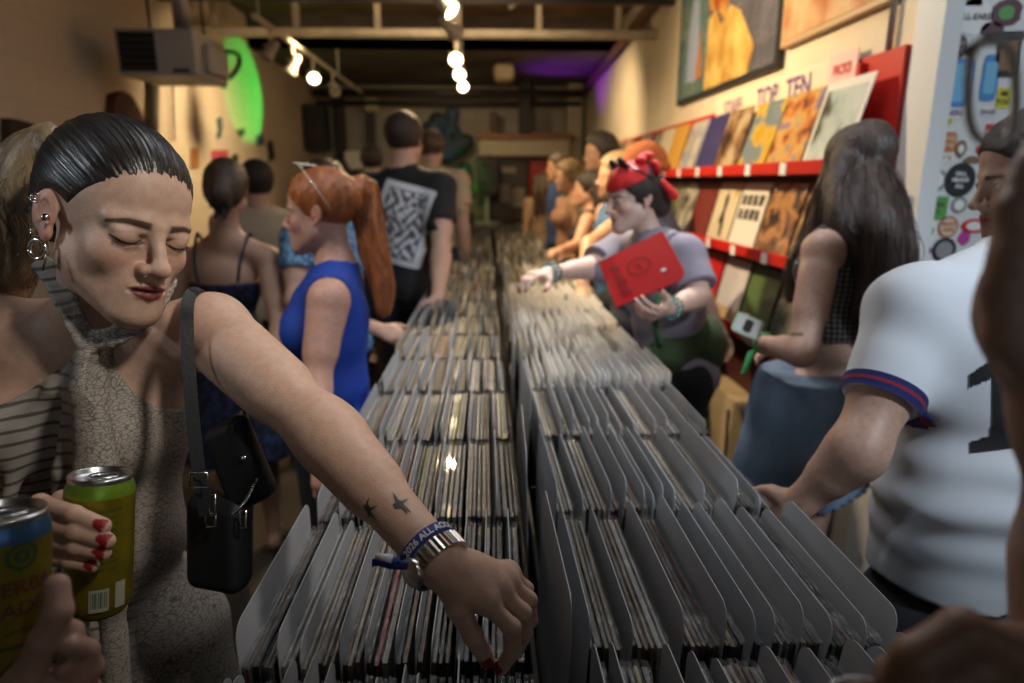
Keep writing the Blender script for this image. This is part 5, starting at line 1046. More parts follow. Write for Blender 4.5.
for i in range(9): patch(t, wrap, -.0065+i*.0017, -.0065+i*.0017+.0005+.0004*(i % 3), .016, .033, dg, 'code_bar', 1)
patch(t, wrap, .016, .027, .012, .040, mat('pale_print', (0, 0, 0)), 'code_panel')
t, wrap = can('drink_can', at(4, 602, .545), at(3, 522, .540)-at(4, 683, .553), .033, .158, 'yellow can with red lettering at the left edge, nearest the camera', yel, CAM-at(4, 602, .545), [('YERBA', .0165, .012, .102, dk, .0004), ('MADRE', .0165, .012, .084, dk, .0004), ('ORGANIC', .0062, .014, .066, dg, .0001)], mat('blue_can_band', (.05, .12, .25), .3, .6))
def disc(t, wrap, cx, cy, r, m, name, n=20, r0=0):
    V = [wrap(cx+rr*math.cos(a), cy+rr*math.sin(a)) for rr in (r0+1e-5, r) for a in np.linspace(0, 2*math.pi, n, endpoint=False)]; attach(meshobj(name, V, [(i, (i+1) % n, n+(i+1) % n, n+i) for i in range(n)], m), t)
disc(t, wrap, .012, .128, .0115, dg, 'round_badge', r0=.0085); disc(t, wrap, .012, .128, .006, dg, 'round_badge', r0=.002)
patch(t, wrap, -.006, .030, .052, .0555, dg, 'printed_stripe'); disc(t, wrap, .022, .028, .004, dg, 'round_badge')
for k in range(4): patch(t, wrap, -.004+.005*k, -.001+.005*k, .012, .024+.006*(k % 2), dg, 'printed_plant', 1)
def hand_only(label, chains, palm, wrist, elbow, base, res=.0022, rw=.027, nails=None, extra=None):
    root = empty('person', (float(elbow[0]), float(elbow[1]), 0), label, 'person'); f = Field(); 
    for c, r0, r1 in chains:
        ps, p = finger_chain(c, r0, r1, .004); f.add(ps); f.add(rc(wrist, p[0], rw*.75, r0*1.2, .016))
    f.add(rc(wrist, palm, rw*.9, rw*.75, .02), rc(elbow, wrist, rw*1.6, rw, .03))
    if extra: f.add(extra)
    V, Q = surf(f, res); o = meshobj('body', V, Q, skinmat(), None, True); attach(o, root); settint(o, base); return root
hand_only('person mostly outside the left edge, only a hand round the nearest yellow can showing', [([(20, 690, .52), (44, 640, .515), (58, 612, .515), (57, 586, .520)], .012, .0095), ([(50, 700, .54), (74, 655, .545), (72, 632, .535), (54, 622, .518)], .0095, .0080), ([(62, 705, .545), (92, 668, .555), (88, 650, .548), (70, 645, .525)], .0095, .0078), ([(58, 715, .55), (90, 690, .560), (84, 676, .555), (64, 668, .53)], .009, .0072), ([(50, 722, .555), (80, 706, .562), (74, 696, .557), (58, 690, .535)], .0085, .0068)], at(40, 710, .53), at(30, 760, .50), at(10, 1000, .42), (.42, .25, .19))
# ------------------------------------------------------------------ shoulder bag
def bag():
    lt = mat('black_leather', (.010, .011, .013), .5, bump=.06, bscale=240, spec=.3); t = empty('shoulder_bag', at(222, 590, .86), 'black leather shoulder bag with silver zips hanging at the front woman\'s side', 'bag'); ms = mat('polished_silver', (0, 0, 0))
    c = at(220, 540, .86); Mx = np.stack([norm(_r*.95-_f*.3), norm(_f*.95+_r*.3), A(0, 0, 1)], 1); f = Field()
    def bx(c, h, r, Mm=Mx, k=.012):
        h = np.array(h, np.float32)
        def g(P): q = np.abs((P-c)@Mm)-h+r; return np.sqrt((np.maximum(q, 0)**2).sum(1))+np.minimum(q.max(1), 0)-r
        m = float(np.linalg.norm(h)); return (g, np.asarray(c)-m, np.asarray(c)+m, k, 'u')
    f.add(bx(c, (.043, .022, .060), .018)); V, Q = surf(Field(f.p, lambda P, D: D+.0012*nz(P, 45, 2)), .003); attach(meshobj('pouch', V, Q, lt, None, True), t)
    th = R(28); M2 = np.stack([Mx[:, 0]*math.cos(th)+A(0, 0, math.sin(th)), Mx[:, 1], -Mx[:, 0]*math.sin(th)+A(0, 0, math.cos(th))], 1); c2 = at(240, 462, .855)
    V, Q = surf(Field([bx(c2, (.034, .016, .055), .015, M2)], lambda P, D: D+.001*nz(P, 50, 8)), .003); attach(meshobj('flap', V, Q, lt, None, True), t)
    sp = spline(px_chain([(206, 296, .95), (199, 290, .92), (190, 296, .885), (187, 318, .850), (189, 370, .832), (194, 430, .822), (200, 480, .818), (206, 515, .822)]), 40)
    V = []; Fs = []
    for i, p in enumerate(sp):
        tt = norm(sp[min(i+1, 39)]-sp[max(i-1, 0)]); nrm = norm(CAM-p+(A(0, 0, .8) if i < 10 else A(0, 0, 0))); sd = norm(np.cross(tt, nrm)); nn = np.cross(sd, tt)
        for dw, dt in ((-1, 0), (1, 0), (1, 1), (-1, 1)): V.append(p+sd*dw*.0078+nn*dt*.0022)
    Fs = [(i*4+k, i*4+(k+1) % 4, i*4+4+(k+1) % 4, i*4+4+k) for i in range(39) for k in range(4)]+[(0, 1, 2, 3), (156, 157, 158, 159)]; attach(meshobj('strap', V, Fs, lt, None, False), t)
    sp = spline(px_chain([(214, 330, 1.10), (234, 375, 1.02), (242, 400, .94), (248, 425, .875)]), 20); mb = MB(); mb.tube(sp, .0035, 8); attach(mb.build('strap', lt, None, True), t)
    def fr(c, w_, h_, r_, name='buckle'): mb = MB(); q = [c+_r*a*w_+_u*b*h_ for a, b in ((-1, -1), (1, -1), (1, 1), (-1, 1), (-1, -1))]; mb.tube(spline(q, 5), r_, 8); attach(mb.build(name, ms, None, True), t)
    fr(at(199, 480, .806), .011, .009, .0014); fr(at(212, 505, .822), .004, .013, .0014, 'zip_pull'); fr(at(211, 520, .823), .006, .008, .0018, 'zip_pull'); fr(at(243, 519, .822), .0035, .011, .0012, 'zip_pull')
    z = spline(px_chain([(232, 514, .832), (246, 500, .828), (257, 478, .832)]), 24); mb = MB()
    for i in range(23): mb.tube([z[i]-_r*.002, z[i]+_r*.002], .0011, 6)
    attach(mb.build('zip_teeth', ms, None, True), t); mb = MB(); mb.lathe([(0, 0), (.004, 0), (.003, .002), (0, .003)], 16, at(244, 458, .833), Matrix(np.stack([_r, _u, -_f], 1).tolist())); attach(mb.build('snap_button', ms, None, True), t)
bag()
# ------------------------------------------------------------------ the other people
SKP = (.62, .40, .30); DENIM = mat('washed_denim', (.22, .31, .42), .8, col2=(.10, .15, .23), scale=7, bump=.3, bscale=260); BLK = mat('black_cotton', (.012, .012, .014), .85, bump=.1, bscale=90); DJ = mat('dark_jeans', (.02, .024, .035), .85)
def trousers(root, J, m, res=.008, t=.010, top=None, fem=True, fat=1.0, bottom=.08):
    G = groups(J, fem, t, fat); tp = J['pelvis']+A(0, 0, top if top is not None else .08)
    return garment('trousers', root, flat(G, ('torso', 'legL', 'legR')), m, [plane(tp, (0, 0, 1)), plane((0, 0, bottom), (0, 0, -1))], res, folds(.003, 22, 1))
def shoes(root, J, m):
    G = groups(J, True, .006)
    for q in 'LR': V, Q = surf(Field(G['foot'+q]+[plane((0, 0, .11), (0, 0, 1)), plane((0, 0, .004), (0, 0, -1))]), .008); attach(meshobj('shoe', V, Q, m, None, True), root)
SHOE = mat('dark_shoe', (.02, .02, .02), .6)
def tee(root, J, m, fem=False, fat=1.0, t=.014, sleeve=.55, bottom=-.06, res=.006, seed=1, amp=.004, neck=.0, name='tee', sl_t=.012, low=None):
    G = groups(J, fem, t, fat); P = list(G['torso']); s = J['s']
    for q in 'LR':
        e = lerp(J['sh'+q], J['el'+q], sleeve); P.append(rc(J['sh'+q], e, (.055 if fem else .066)*s*fat+t*.4, (.052 if fem else .064)*s+sl_t, .035*s))
    # one solid shirt: torso prims reach the waist, sleeves end flat
    cuts = []
    def reg(Pt):
        d = (J['pelvis'][2]+bottom-Pt[:, 2])
        for q in 'LR':
            e = lerp(J['sh'+q], J['el'+q], sleeve); ax = norm(J['el'+q]-J['sh'+q]); u = (Pt-e)@ax; w_ = np.linalg.norm((Pt-e)-u[:, None]*ax, axis=1); near = (w_ < .12) & (((Pt-J['chest'])@norm(J['sh'+q]-J['chest'])) > np.linalg.norm(J['sh'+q]-J['chest'])*.72)
            d = np.where(near, np.maximum(d, u), d)
        nb = np.asarray(J['neck'])+A(0, 0, .028*s+neck); rr = np.linalg.norm((Pt-nb)*np.array((1, 1, .9)), axis=1); return np.maximum(d, .066*s-rr)
    return garment(name, root, P, m, [region(reg)], res, folds(amp, 20, seed))
def point_arm(J, q, el_, wr_): J['el'+q] = np.asarray(el_); J['wr'+q] = np.asarray(wr_)
# --- red-haired woman in the royal blue top
def redhead():
    c = at(328, 330, 1.86); J = stand(c[0]-.0, c[1]+.02, 1.66, R(165)); J['head'] = at(321, 214, 1.84); J['M'] = basis(R(176), R(2), 0)
    d = J['head']-J['neck']; J['neck'] = J['neck']; pel = at(345, 440, 1.95); sh = pel-J['pelvis']; 
    for k in ('pelvis', 'hipL', 'hipR', 'knL', 'knR', 'anL', 'anR', 'waist'): J[k] = J[k]+A(sh[0]*.6, 0, 0)
    J['neck'] = at(336, 262, 1.88); J['chest'] = at(330, 330, 1.90); J['shL'] = at(328, 300, 1.74); J['shR'] = at(322, 284, 2.06); J['waist'] = at(334, 385, 1.93)
    point_arm(J, 'L', at(316, 385, 1.72), at(322, 455, 1.66)); point_arm(J, 'R', at(300, 370, 2.1), at(350, 420, 2.0))
    root = make_person('redhead', 'woman in a royal blue sleeveless top with a long ginger ponytail, looking left', J, (.66, .38, .30), True, 1.08, .006, .0028, tk=dict(lip=(.42, .12, .10), brow=(.25, .10, .04), blush=1.0, iris=(.10, .18, .25)))
    G = groups(J, True, .010, 1.08); nk = J['neck']
    def reg(P):
        q = P-nk; rr = np.linalg.norm(q[:, :2], axis=1); d = .075-np.linalg.norm((P-(nk+A(-.01, 0, .03)))*np.array((1, 1, .85)), axis=1)
        for k in 'LR': d = np.maximum(d, -rc(J['sh'+k], J['el'+k], .054, .040)[0](P)); d = np.maximum(d, .060-np.linalg.norm(P-J['sh'+k], axis=1))
        return np.maximum(d, J['pelvis'][2]-.02-P[:, 2])
    garment('sleeveless_top', root, G['torso'], mat('royal_blue_knit', (.008, .05, .38), .75, bump=.12, bscale=300), [region(reg)], .005, folds(.0025, 24, 3)); trousers(root, J, DJ); shoes(root, J, SHOE)
    hm = hairmat('ginger_hair', (.52, .17, .045), (.20, .05, .015), .36, 18, (1, 1, .2)); C, M = J['head'], J['M']; s = J['s']; W = lambda *v: np.asarray(C)+M@(np.array(v)*s)
    tie = W(0, -.105, .055); g = [tie, at(363, 190, 1.86), at(368, 218, 1.87), at(374, 252, 1.87), at(383, 287, 1.87), at(383, 315, 1.86)]; rad = (.028, .040, .040, .036, .027, .010)
    st = [lock(g, rad, 420, 26, .010, k, .0013, freq=2.2) for k in (1, 2)]; sv = []
    rs = np.random.RandomState(3); pth = []
    for i in range(300):
        y0 = rs.uniform(-.02, .085); z0 = rs.uniform(.02, .10); sd = rs.choice((-1, 1)); a = W(sd*.070*(1-max(0, (y0-.02))*6), y0, z0); pp_ = []
        for t in np.linspace(0, 1, 10): p = lerp(a, tie, t); d_ = norm((p-W(0, -.01, .03))); pp_.append(W(0, -.01, .03)+d_*np.linalg.norm(p-W(0, -.01, .03))*1+d_*(.030*math.sin(math.pi*t)))
        pth.append(pp_)
    hair(root, haircap(J, .008)+[el(W(0, -.09, .05), (.035, .03, .035), None, .03)], hm, .0035, cuts=[hair_post(J, side=.002, nape=-.045)], amp=.0012, f=220, dirs=(1, 1, 1))
    hair(root, lockmass(g, [r*.85 for r in rad]), hm, .006, strands=st, name='ponytail', amp=.003, f=90)
    gl = MB(); ms = mat('clear_acetate', (.75, .70, .62), .15, coat=.5)
    for q in (-1, 1): cc = W(q*.032, .030, .142); gl.tube([cc+M@A(.027*math.cos(a), .020*math.sin(a), .004*math.sin(a)) for a in np.linspace(0, 2*math.pi, 20)], .0018, 6, cap=False); gl.tube([W(q*.060, .03, .140), W(q*.082, -.02, .075), W(q*.082, -.055, .015)], .0016, 6)
    gl.tube([W(-.006, .04, .145), W(.006, .04, .145)], .0018, 6); tag(gl.build('eyeglasses', ms, None, True), 'clear framed glasses pushed up on the ginger hair', 'glasses')
redhead()
# --- woman in navy sundress, seen from behind
def navy():
    c = at(232, 330, 2.75); J = stand(c[0], c[1], 1.60, R(100)); J['head'] = at(228, 192, 2.62); J['M'] = basis(R(95), R(10)); J['neck'] = at(226, 232, 2.66); J['chest'] = at(226, 285, 2.72); J['shL'] = at(188, 262, 2.72); J['shR'] = at(268, 258, 2.68)
    point_arm(J, 'R', at(280, 330, 2.66), at(262, 385, 2.55)); point_arm(J, 'L', at(172, 330, 2.75), at(190, 380, 2.9))
    root = make_person('n', 'woman seen from behind in a navy patterned strappy dress, dark hair tied at the nape', J, (.60, .38, .28), True, 1.05, .008)
    G = groups(J, True, .010, 1.05); sk = [rc(J['pelvis'], J['pelvis']*A(1, 1, 0)+A(0, 0, .5), .17, .26, .05)]
    garment('sundress', root, G['torso']+sk, mat('navy_floral_cotton', (.02, .035, .10), .8, col2=(.006, .01, .03), scale=40, mixpos=(.45, .55)), [plane(J['chest']+A(0, 0, .015), (0, 0, 1)), plane((0, 0, .5), (0, 0, -1))], .007, folds(.003, 24, 4))
    for q in (-1, 1): sp = spline([J['chest']+J['M']@A(q*.075, -.095, .01), J['chest']+J['M']@A(q*.088, -.095, .09), J['neck']+J['M']@A(q*.10, -.02, -.005), J['chest']+J['M']@A(q*.09, .10, .08)], 12); mb = MB(); mb.tube(sp, .006, 6); attach(mb.build('shoulder_strap', mat('navy_floral_cotton', (0, 0, 0)), None, True), root)
    C, M, s = J['head'], J['M'], J['s']; W = lambda *v: np.asarray(C)+M@(np.array(v)*s); hm = hairmat('dark_brown_wavy_hair', (.07, .04, .022), (.02, .01, .007), .45, 16, (1, 1, .3))
    g = [W(0, -.10, .02), W(0, -.115, -.04), W(0, -.09, -.09)]; hair(root, haircap(J, .016)+[el(W(0, -.07, -.01), (.075, .05, .07), M, .03)]+lockmass(g, (.035, .035, .02)), hm, .006, cuts=[hair_post(J, nape=-.11)], amp=.002, f=110)
    mb = MB(); rb = mat('black_ribbon', (.01, .012, .03), .6)
    for q in (-1, 1): mb.tube(spline([W(0, -.125, -.065), W(q*.03, -.135, -.05), W(q*.032, -.135, -.085), W(q*.008, -.13, -.07), W(q*.02, -.13, -.13)], 14), .006, 6)
    attach(mb.build('hair_ribbon', rb, None, True), root); mb = MB(); mb.tube([W(.080*math.cos(a), -.02, .05+.086*math.sin(a)) for a in np.linspace(.2, math.pi-.2, 16)], .004, 6); attach(mb.build('headband', mat('silver_band', (.5, .48, .45), .3, .8), None, True), root)
navy()
def simple(name, label, px, py, d, h, th, skin, shirt, hairp=None, kind='tee', head=None, headM=None, fem=False, fat=1.0, hc=None, arms=None, res=.011, long=None, hat=None, bottom=DJ, zc=None, nape=-.06, tk=None, sh=None, sleeve=.5, shw=None):
    """standing person whose ear-level head centre is seen at (px, py, d)"""
    H = at(px, py, d); J = stand(0, 0, h, th, shw=shw or (.165 if fem else .19)); off = H-J['head']
    for k in list(J):
        if isinstance(J[k], np.ndarray) and J[k].shape == (3,): z = J[k][2]; J[k] = J[k]+off*np.array((1, 1, 0))+np.array((0, 0, off[2]*min(1, z/J['pelvis'][2] if False else z/1.2)))
    J['M'] = headM if headM is not None else basis(th)
    for q, (e_, w_) in (arms or {}).items(): point_arm(J, q, at(*e_), at(*w_))
    root = make_person(name, label, J, skin, fem, fat, res, tk=tk)
    if kind == 'tee': tee(root, J, shirt, fem, fat, res=max(.007, res*.8), sleeve=sleeve)
    else:
        G = groups(J, fem, .010, fat)
        def reg(P):
            d_ = .085-np.linalg.norm(P-(J['neck']+A(0, 0, .02)), axis=1)
            for k in 'LR': d_ = np.maximum(d_, .070-np.linalg.norm(P-J['sh'+k], axis=1))
            return np.maximum(d_, J['pelvis'][2]-.03-P[:, 2])
        garment('tank_top', root, G['torso'], shirt, [region(reg)], max(.007, res*.8), folds(.003, 20, 2))
    trousers(root, J, bottom, .011, fem=fem, fat=fat); shoes(root, J, SHOE)
    C, M, s = J['head'], J['M'], J['s']; W = lambda *v: np.asarray(C)+M@(np.array(v)*s)
    if hat:
        V, Q = surf(Field([el(W(0, -.012, .055), (.088, .105, .095), M, .02), plane(W(0, 0, .028), -M[:, 2])], folds(.0012, 120, 3)), .005); attach(meshobj('beanie', V, Q, hat, None, True), root); V, Q = surf(Field([rc(W(.082*math.cos(a), -.012+.100*math.sin(a), .036), W(.082*math.cos(a+.3), -.012+.100*math.sin(a+.3), .036), .014*s) for a in np.arange(0, 6.3, .3)]), .005); attach(meshobj('beanie_cuff', V, Q, hat, None, True), root)
    if hairp is not None:
        P = haircap(J, hc or .014); cuts = [hair_post(J, nape=nape)]
        V, Q = surf(Field(P+cuts, folds(.002, 120, 5, (1, 1, .5))), .006)
        st = []
        if long:
            for side in (-1, 0, 1):
                g = [W(side*.05, -.06, .07), W(side*.075, -.085, -.02), W(side*.08, -.10, -.12), W(side*.07, -.11, -.12-long)]; Vl, Ql = surf(Field(lockmass(g, (.04, .045, .045, .03)), folds(.004, 80, side+3, (1, 1, .12))), .008); Q = np.concatenate([Q, Ql+len(V)]); V = np.concatenate([V, Vl]); sv, sq = lock(g, (.045, .05, .05, .035), 90, 14, .006, side+2, .0014); Q = np.concatenate([Q, sq+len(V)]); V = np.concatenate([V, sv])
        attach(meshobj('hair', V, Q, hairp, None, True), root)
    return root, J
H_BLACK = hairmat('black_hair', (.020, .014, .012), (.006, .004, .004), .65, 20, (1, 1, .4)); H_BROWN = hairmat('brown_hair', (.085, .045, .025), (.03, .015, .01), .45, 18, (1, 1, .3)); H_BLOND = hairmat('sandy_hair', (.38, .25, .12), (.15, .09, .04), .5, 18, (1, 1, .3)); H_DKB = hairmat('dark_hair', (.035, .020, .014), (.012, .008, .006), .65, 20, (1, 1, .3))
# --- man in the black tee with the playing card print
root, J = simple('m', 'tall dark-haired man from behind in a black tee with a white card print', 405, 142, 3.3, 1.86, R(68), (.58, .36, .27), BLK, H_DKB, fem=False, headM=basis(R(75)), res=.008, nape=-.05, arms={'R': ((441, 258, 3.2), (438, 298, 3.0)), 'L': ((352, 270, 3.4), (360, 330, 3.5))})
tt = [o for o in root.children if o.name.startswith('tee')][0]; tr = bvh(tt); n = norm(-np.array([math.cos(R(68)), math.sin(R(68)), 0])); u = norm(np.cross((0, 0, 1.), n)); v = A(0, 0, 1)+u*.30; u = u-A(0, 0, .24); c = at(389, 226, 3.15)
wi = mat('white_screen_print', (.72, .75, .80), .8); wk = mat('grey_screen_print', (.12, .125, .13), .8)
def cardmask(a, b):
    x, y = a*2-1, b*2-1; ex = max(abs(x)-.86, 0); ey = max(abs(y)-.92, 0)
    if math.hypot(ex/.14, ey/.08) > 1: return None
    if abs(x) > .74 or abs(y) > .84: return 0
    if abs(x) > .70 or abs(y) > .81: return 1
    k = math.sin(x*17+3*math.sin(y*9))+math.sin(y*21+4*math.cos(x*7))+.9*math.sin(x*31+y*5)*math.sin(y*27)
    if x*x/.25+(abs(y)-.35)**2/.12 < .35: return 0 if k > -.3 else 1
    if (abs(x+.45*np.sign(y)*-1)-.0)**2/.03+(abs(y)-.6)**2/.03 < 1: return 1 if k > -.8 else 0
    return 0 if k > .25 else 1
decal('card_print', root, tr, c, u, v, n, .28, .40, cardmask, [wi, wk], .006, .004)
simple('m', 'person in a cream shirt just beyond the man in the black tee', 432, 150, 4.6, 1.78, R(80), (.55, .36, .27), mat('cream_shirt', (.48, .40, .28), .85), H_BROWN, fem=False, res=.014)
simple('m', 'dark-haired person in a beige shirt behind the woman in navy', 257, 186, 3.5, 1.66, R(110), (.50, .32, .24), mat('beige_shirt', (.42, .36, .27), .85), H_BLACK, fem=False, res=.013, hc=.02)
simple('m', 'distant dark-haired person between the redhead and the man in black', 372, 163, 5.2, 1.66, R(90), (.5, .3, .22), mat('dark_plum_shirt', (.05, .02, .03), .8), H_DKB, fem=False, res=.02, hc=.02)
simple('m', 'distant person with dark hair and a grey top by the far left wall', 335, 172, 6.0, 1.65, R(120), (.5, .33, .25), mat('charcoal_shirt', (.05, .05, .055), .8), H_BLACK, fem=True, res=.02, long=.12)
simple('m', 'person in a blue gingham shirt hidden behind the redhead', 322, 190, 2.75, 1.62, R(150), (.6, .38, .3), mat('blue_gingham', (.20, .38, .60), .8, col2=(.04, .10, .28), scale=60, mixpos=(.48, .52)), H_BROWN, fem=False, res=.012, arms={'L': ((296, 300, 2.6), (380, 330, 2.5)), 'R': ((300, 290, 2.9), (330, 330, 2.9))})
# --- right-hand aisle
def bandana():
    J = stand(.74, 2.30, 1.63, R(178)); J['head'] = at(634, 200, 2.26); J['M'] = basis(R(196), R(6), R(4)); J['neck'] = at(652, 242, 2.30); J['chest'] = at(664, 285, 2.32); J['shL'] = at(684, 256, 2.16); J['shR'] = at(622, 250, 2.46)
    J['waist'] = at(668, 325, 2.34); J['pelvis'] = at(672, 365, 2.36); point_arm(J, 'L', at(698, 296, 2.10), at(668, 309, 1.95)); point_arm(J, 'R', at(590, 268, 2.36), at(548, 273, 2.20))
    for q, w_ in (('hipL', -.09), ('hipR', .09)): J[q] = J['pelvis']+A(0, w_, -.04)
    for q in 'LR': J['kn'+q] = J['hip'+q]*A(1, 1, 0)+A(.02, 0, .47); J['an'+q] = J['hip'+q]*A(1, 1, 0)+A(.04, 0, .08)
    J['pnL'] = A(.2, .8, .4); J['tdL'] = A(0, 0, 1.); J['curlL'] = (.5, .55, .6, .6); J['pnR'] = A(-.1, 0, -1.); J['tdR'] = A(0, -1, 0)
    root = make_person('b', 'woman in a red bandana and lilac tee reaching into the right-hand bin', J, (.66, .44, .36), True, 1.12, .006, .003, tk=dict(lip=(.42, .13, .12), brow=(.06, .04, .03), blush=.9))
    tee(root, J, mat('lilac_tee', (.25, .225, .28), .85, var=.2, scale=12), True, 1.12, .020, .80, -.05, .006, 5, .004, sl_t=.022)
    trousers(root, J, BLK, fat=1.12); shoes(root, J, SHOE); C, M, s = J['head'], J['M'], J['s']; W = lambda *v: np.asarray(C)+M@(np.array(v)*s)
    hair(root, haircap(J, .014)+[el(W(0, -.10, -.02), (.055, .045, .055), M, .03)], H_DKB, .004, cuts=[hair_post(J, nape=-.075)], amp=.002, f=120)
    bm = mat('red_bandana_cotton', (.60, .010, .012), .75, col2=(.33, .006, .010), scale=50, mixpos=(.40, .45))
    def breg(P): q = q_local(P, C, M, s); return (.066-q[:, 2]-.30*q[:, 1])*s
    V, Q = surf(Field([el(W(0, -.012, .047), (.083, .100, .088), M, .02), el(W(0, .033, .048), (.068, .056, .064), M, .02), region(breg)], folds(.002, 70, 4)), .004); b_ = attach(meshobj('bandana', V, Q, bm, None, True), root)
    V, Q = surf(Field([el(W(-.045, -.015, .135), (.024, .018, .016), M), el(W(-.070, -.055, .100), (.035, .014, .030), M, .008), el(W(-.02, -.05, .150), (.035, .028, .014), M, .008), rc(W(-.07, -.08, .05), W(-.09, -.11, .0), .012, .016, .01)], folds(.002, 90, 6)), .004); attach(meshobj('bandana_knot', V, Q, bm, None, True), root)
    gl = MB(); fm = mat('dark_sunglass_frame', (.03, .025, .03), .3)
    for q in (-1, 1): cc = W(q*.034, .050, .128); gl.lathe([(0, .003), (.026, 0), (.029, .001), (.026, -.003), (0, 0)], 20, cc, Matrix((M@np.array([[1, 0, 0], [0, .5, .87], [0, -.87, .5]]).T).tolist())); gl.tube([W(q*.062, .045, .126), W(q*.088, -.01, .085), W(q*.090, -.04, .06)], .003, 6)
    tag(gl.build('sunglasses', fm, None, True), 'dark sunglasses resting on the red bandana', 'sunglasses')
    # bracelets
    for q, nn, lab in (('L', 3, 'green, blue and silver bracelets on the arm under the red sleeve'), ('R', 3, 'beaded bracelets on the arm reaching into the bin')):
        e_, w_ = J['el'+q], J['wr'+q]; ax = norm(w_-e_); e1 = norm(np.cross(ax, (0, 0, 1.))); e2 = np.cross(ax, e1)
        for k, cm in zip(range(nn), (mat('teal_beads', (.05, .30, .32), .35), mat('silver_beads', (.6, .6, .6), .25, .9), mat('dark_green_beads', (.03, .14, .06), .4))):
            mb = MB(); c0 = w_-ax*(.004+.014*k)
            for a in np.linspace(0, 2*math.pi, 15, endpoint=False): cc = c0+(e1*math.cos(a)+e2*math.sin(a))*.031; mb.lathe([(0, -.006), (.0045, -.003), (.0045, .003), (0, .006)], 6, cc)
            tag(mb.build('bracelet', cm, None, True), ('teal beaded', 'silver beaded', 'dark green beaded')[k]+(' bracelet on the wrist below the red sleeve' if q == 'L' else ' bracelet on the wrist reaching into the white cards'), 'bracelet', 'bracelets of the woman in the bandana')
    # the red sleeve she holds
    p = [at(598, 262, 2.10), at(662, 231, 1.93), at(672, 272, 1.94), at(654, 292, 1.92), at(616, 307, 1.93)]; o_ = lerp(p[0], p[3], .5); u_ = norm(p[1]-p[0]); nr = norm(np.cross(p[1]-p[0], p[4]-p[0])); nr = nr*(-1 if nr[1] > 0 else 1); vv = norm(np.cross(nr, u_)); vv = vv*(-1 if vv[2] > 0 else 1); Sx = .312; q0 = p[0]
    t = empty('red_record_sleeve', tuple(q0+u_*Sx/2+vv*Sx/2), 'bright red record sleeve with dark red print held by the woman in the bandana', 'record'); rm = mat('bright_red_card', (.55, .010, .020), .45); P2 = [q0, q0+u_*.225, q0+u_*.262+vv*.13, q0+u_*.19+vv*.195, q0+u_*.045+vv*.195]
    u_ = (p[1]-p[0])/.262; vv = (p[4]-p[0])/.262; print('held sleeve', np.linalg.norm(p[1]-p[0]), np.linalg.norm(p[4]-p[0])); P2 = [q0+u_*a+vv*b for a, b in [(0, 0), (.262, 0)]+[(.262-.05+.05*math.cos(t_), .262-.05+.05*math.sin(t_)) for t_ in np.linspace(0, math.pi/2, 7)]+[(0, .262)]]
    attach(MB().poly(P2, .004, -nr).build('jacket', rm), t); dr = mat('dark_red_print_ink', (.26, .008, .015), .5)
    def cir(cx, cy, r0, r1, nm, mm_): V = [q0+u_*(cx+r*math.cos(a))+vv*(cy+r*math.sin(a))+nr*.0008 for r in (r0+1e-5, r1) for a in np.linspace(0, 6.2832, 28, endpoint=False)]; attach(meshobj(nm, V, [(i, (i+1) % 28, 28+(i+1) % 28, 28+i) for i in range(28)], mm_), t)
    cir(.135, .115, .038, .044, 'printed_ring', dr); cir(.135, .115, .0, .010, 'printed_dot', dr); cir(.05, .075, .0, .018, 'printed_dot', dr); cir(.205, .185, 0, .009, 'round_price_sticker', mat('sticker_white', (0, 0, 0))); 
    for k in range(6): attach(MB().poly([q0+u_*(.035+.0)+vv*(.11+.02*k)+nr*.0008, q0+u_*(.065+.005*(k % 3))+vv*(.11+.02*k)+nr*.0008, q0+u_*(.065+.005*(k % 3))+vv*(.122+.02*k)+nr*.0008, q0+u_*.035+vv*(.122+.02*k)+nr*.0008], .0003, nr).build('printed_word', dr), t)
    # olive bag on her back hip
    f = [el(at(688, 352, 2.30), (.13, .10, .13), None, .05), el(at(668, 366, 2.25), (.09, .08, .10), None, .05), el(at(702, 340, 2.34), (.08, .08, .10), None, .05)]
    V, Q = surf(Field(f, folds(.010, 22, 8)), .007); t = empty('canvas_bag', tuple(at(688, 400, 2.3)), 'slouchy olive green canvas bag hanging behind the woman in the bandana', 'bag'); attach(meshobj('sack', V, Q, mat('olive_canvas', (.035, .065, .025), .85, bump=.3, bscale=80), None, True), t)
    mb = MB(); mb.tube(spline([at(660, 345, 2.2), at(655, 318, 2.12), at(664, 270, 2.13), at(670, 248, 2.2), at(680, 262, 2.4)], 20), .011, 8); attach(mb.build('strap', mat('green_webbing', (.05, .12, .05), .8), None, True), t)
bandana()
simple('m', 'man in an orange beanie and dark tee behind the bandana woman', 642, 175, 3.0, 1.78, R(150), (.55, .36, .27), mat('slate_tee', (.06, .06, .085), .85), None, fem=False, fat=1.12, res=.010, hat=mat('rust_orange_knit', (.42, .10, .02), .85, bump=.5, bscale=120), headM=basis(R(140)), arms={'R': ((700, 290, 3.3), (720, 330, 3.2)), 'L': ((690, 262, 2.85), (690, 330, 2.8))})
simple('m', 'bare-shouldered person with sandy hair in a blue tank top, looking left', 616, 178, 3.75, 1.78, R(190), (.62, .36, .22), mat('blue_tank', (.03, .10, .22), .8), H_BLOND, 'tank', fem=False, fat=1.05, res=.009, headM=basis(R(188)), arms={'L': ((590, 245, 3.45), (583, 285, 3.25)), 'R': ((600, 250, 4.0), (580, 270, 3.9))}, tk=dict(beard=(.25, .14, .08)), hc=.022)
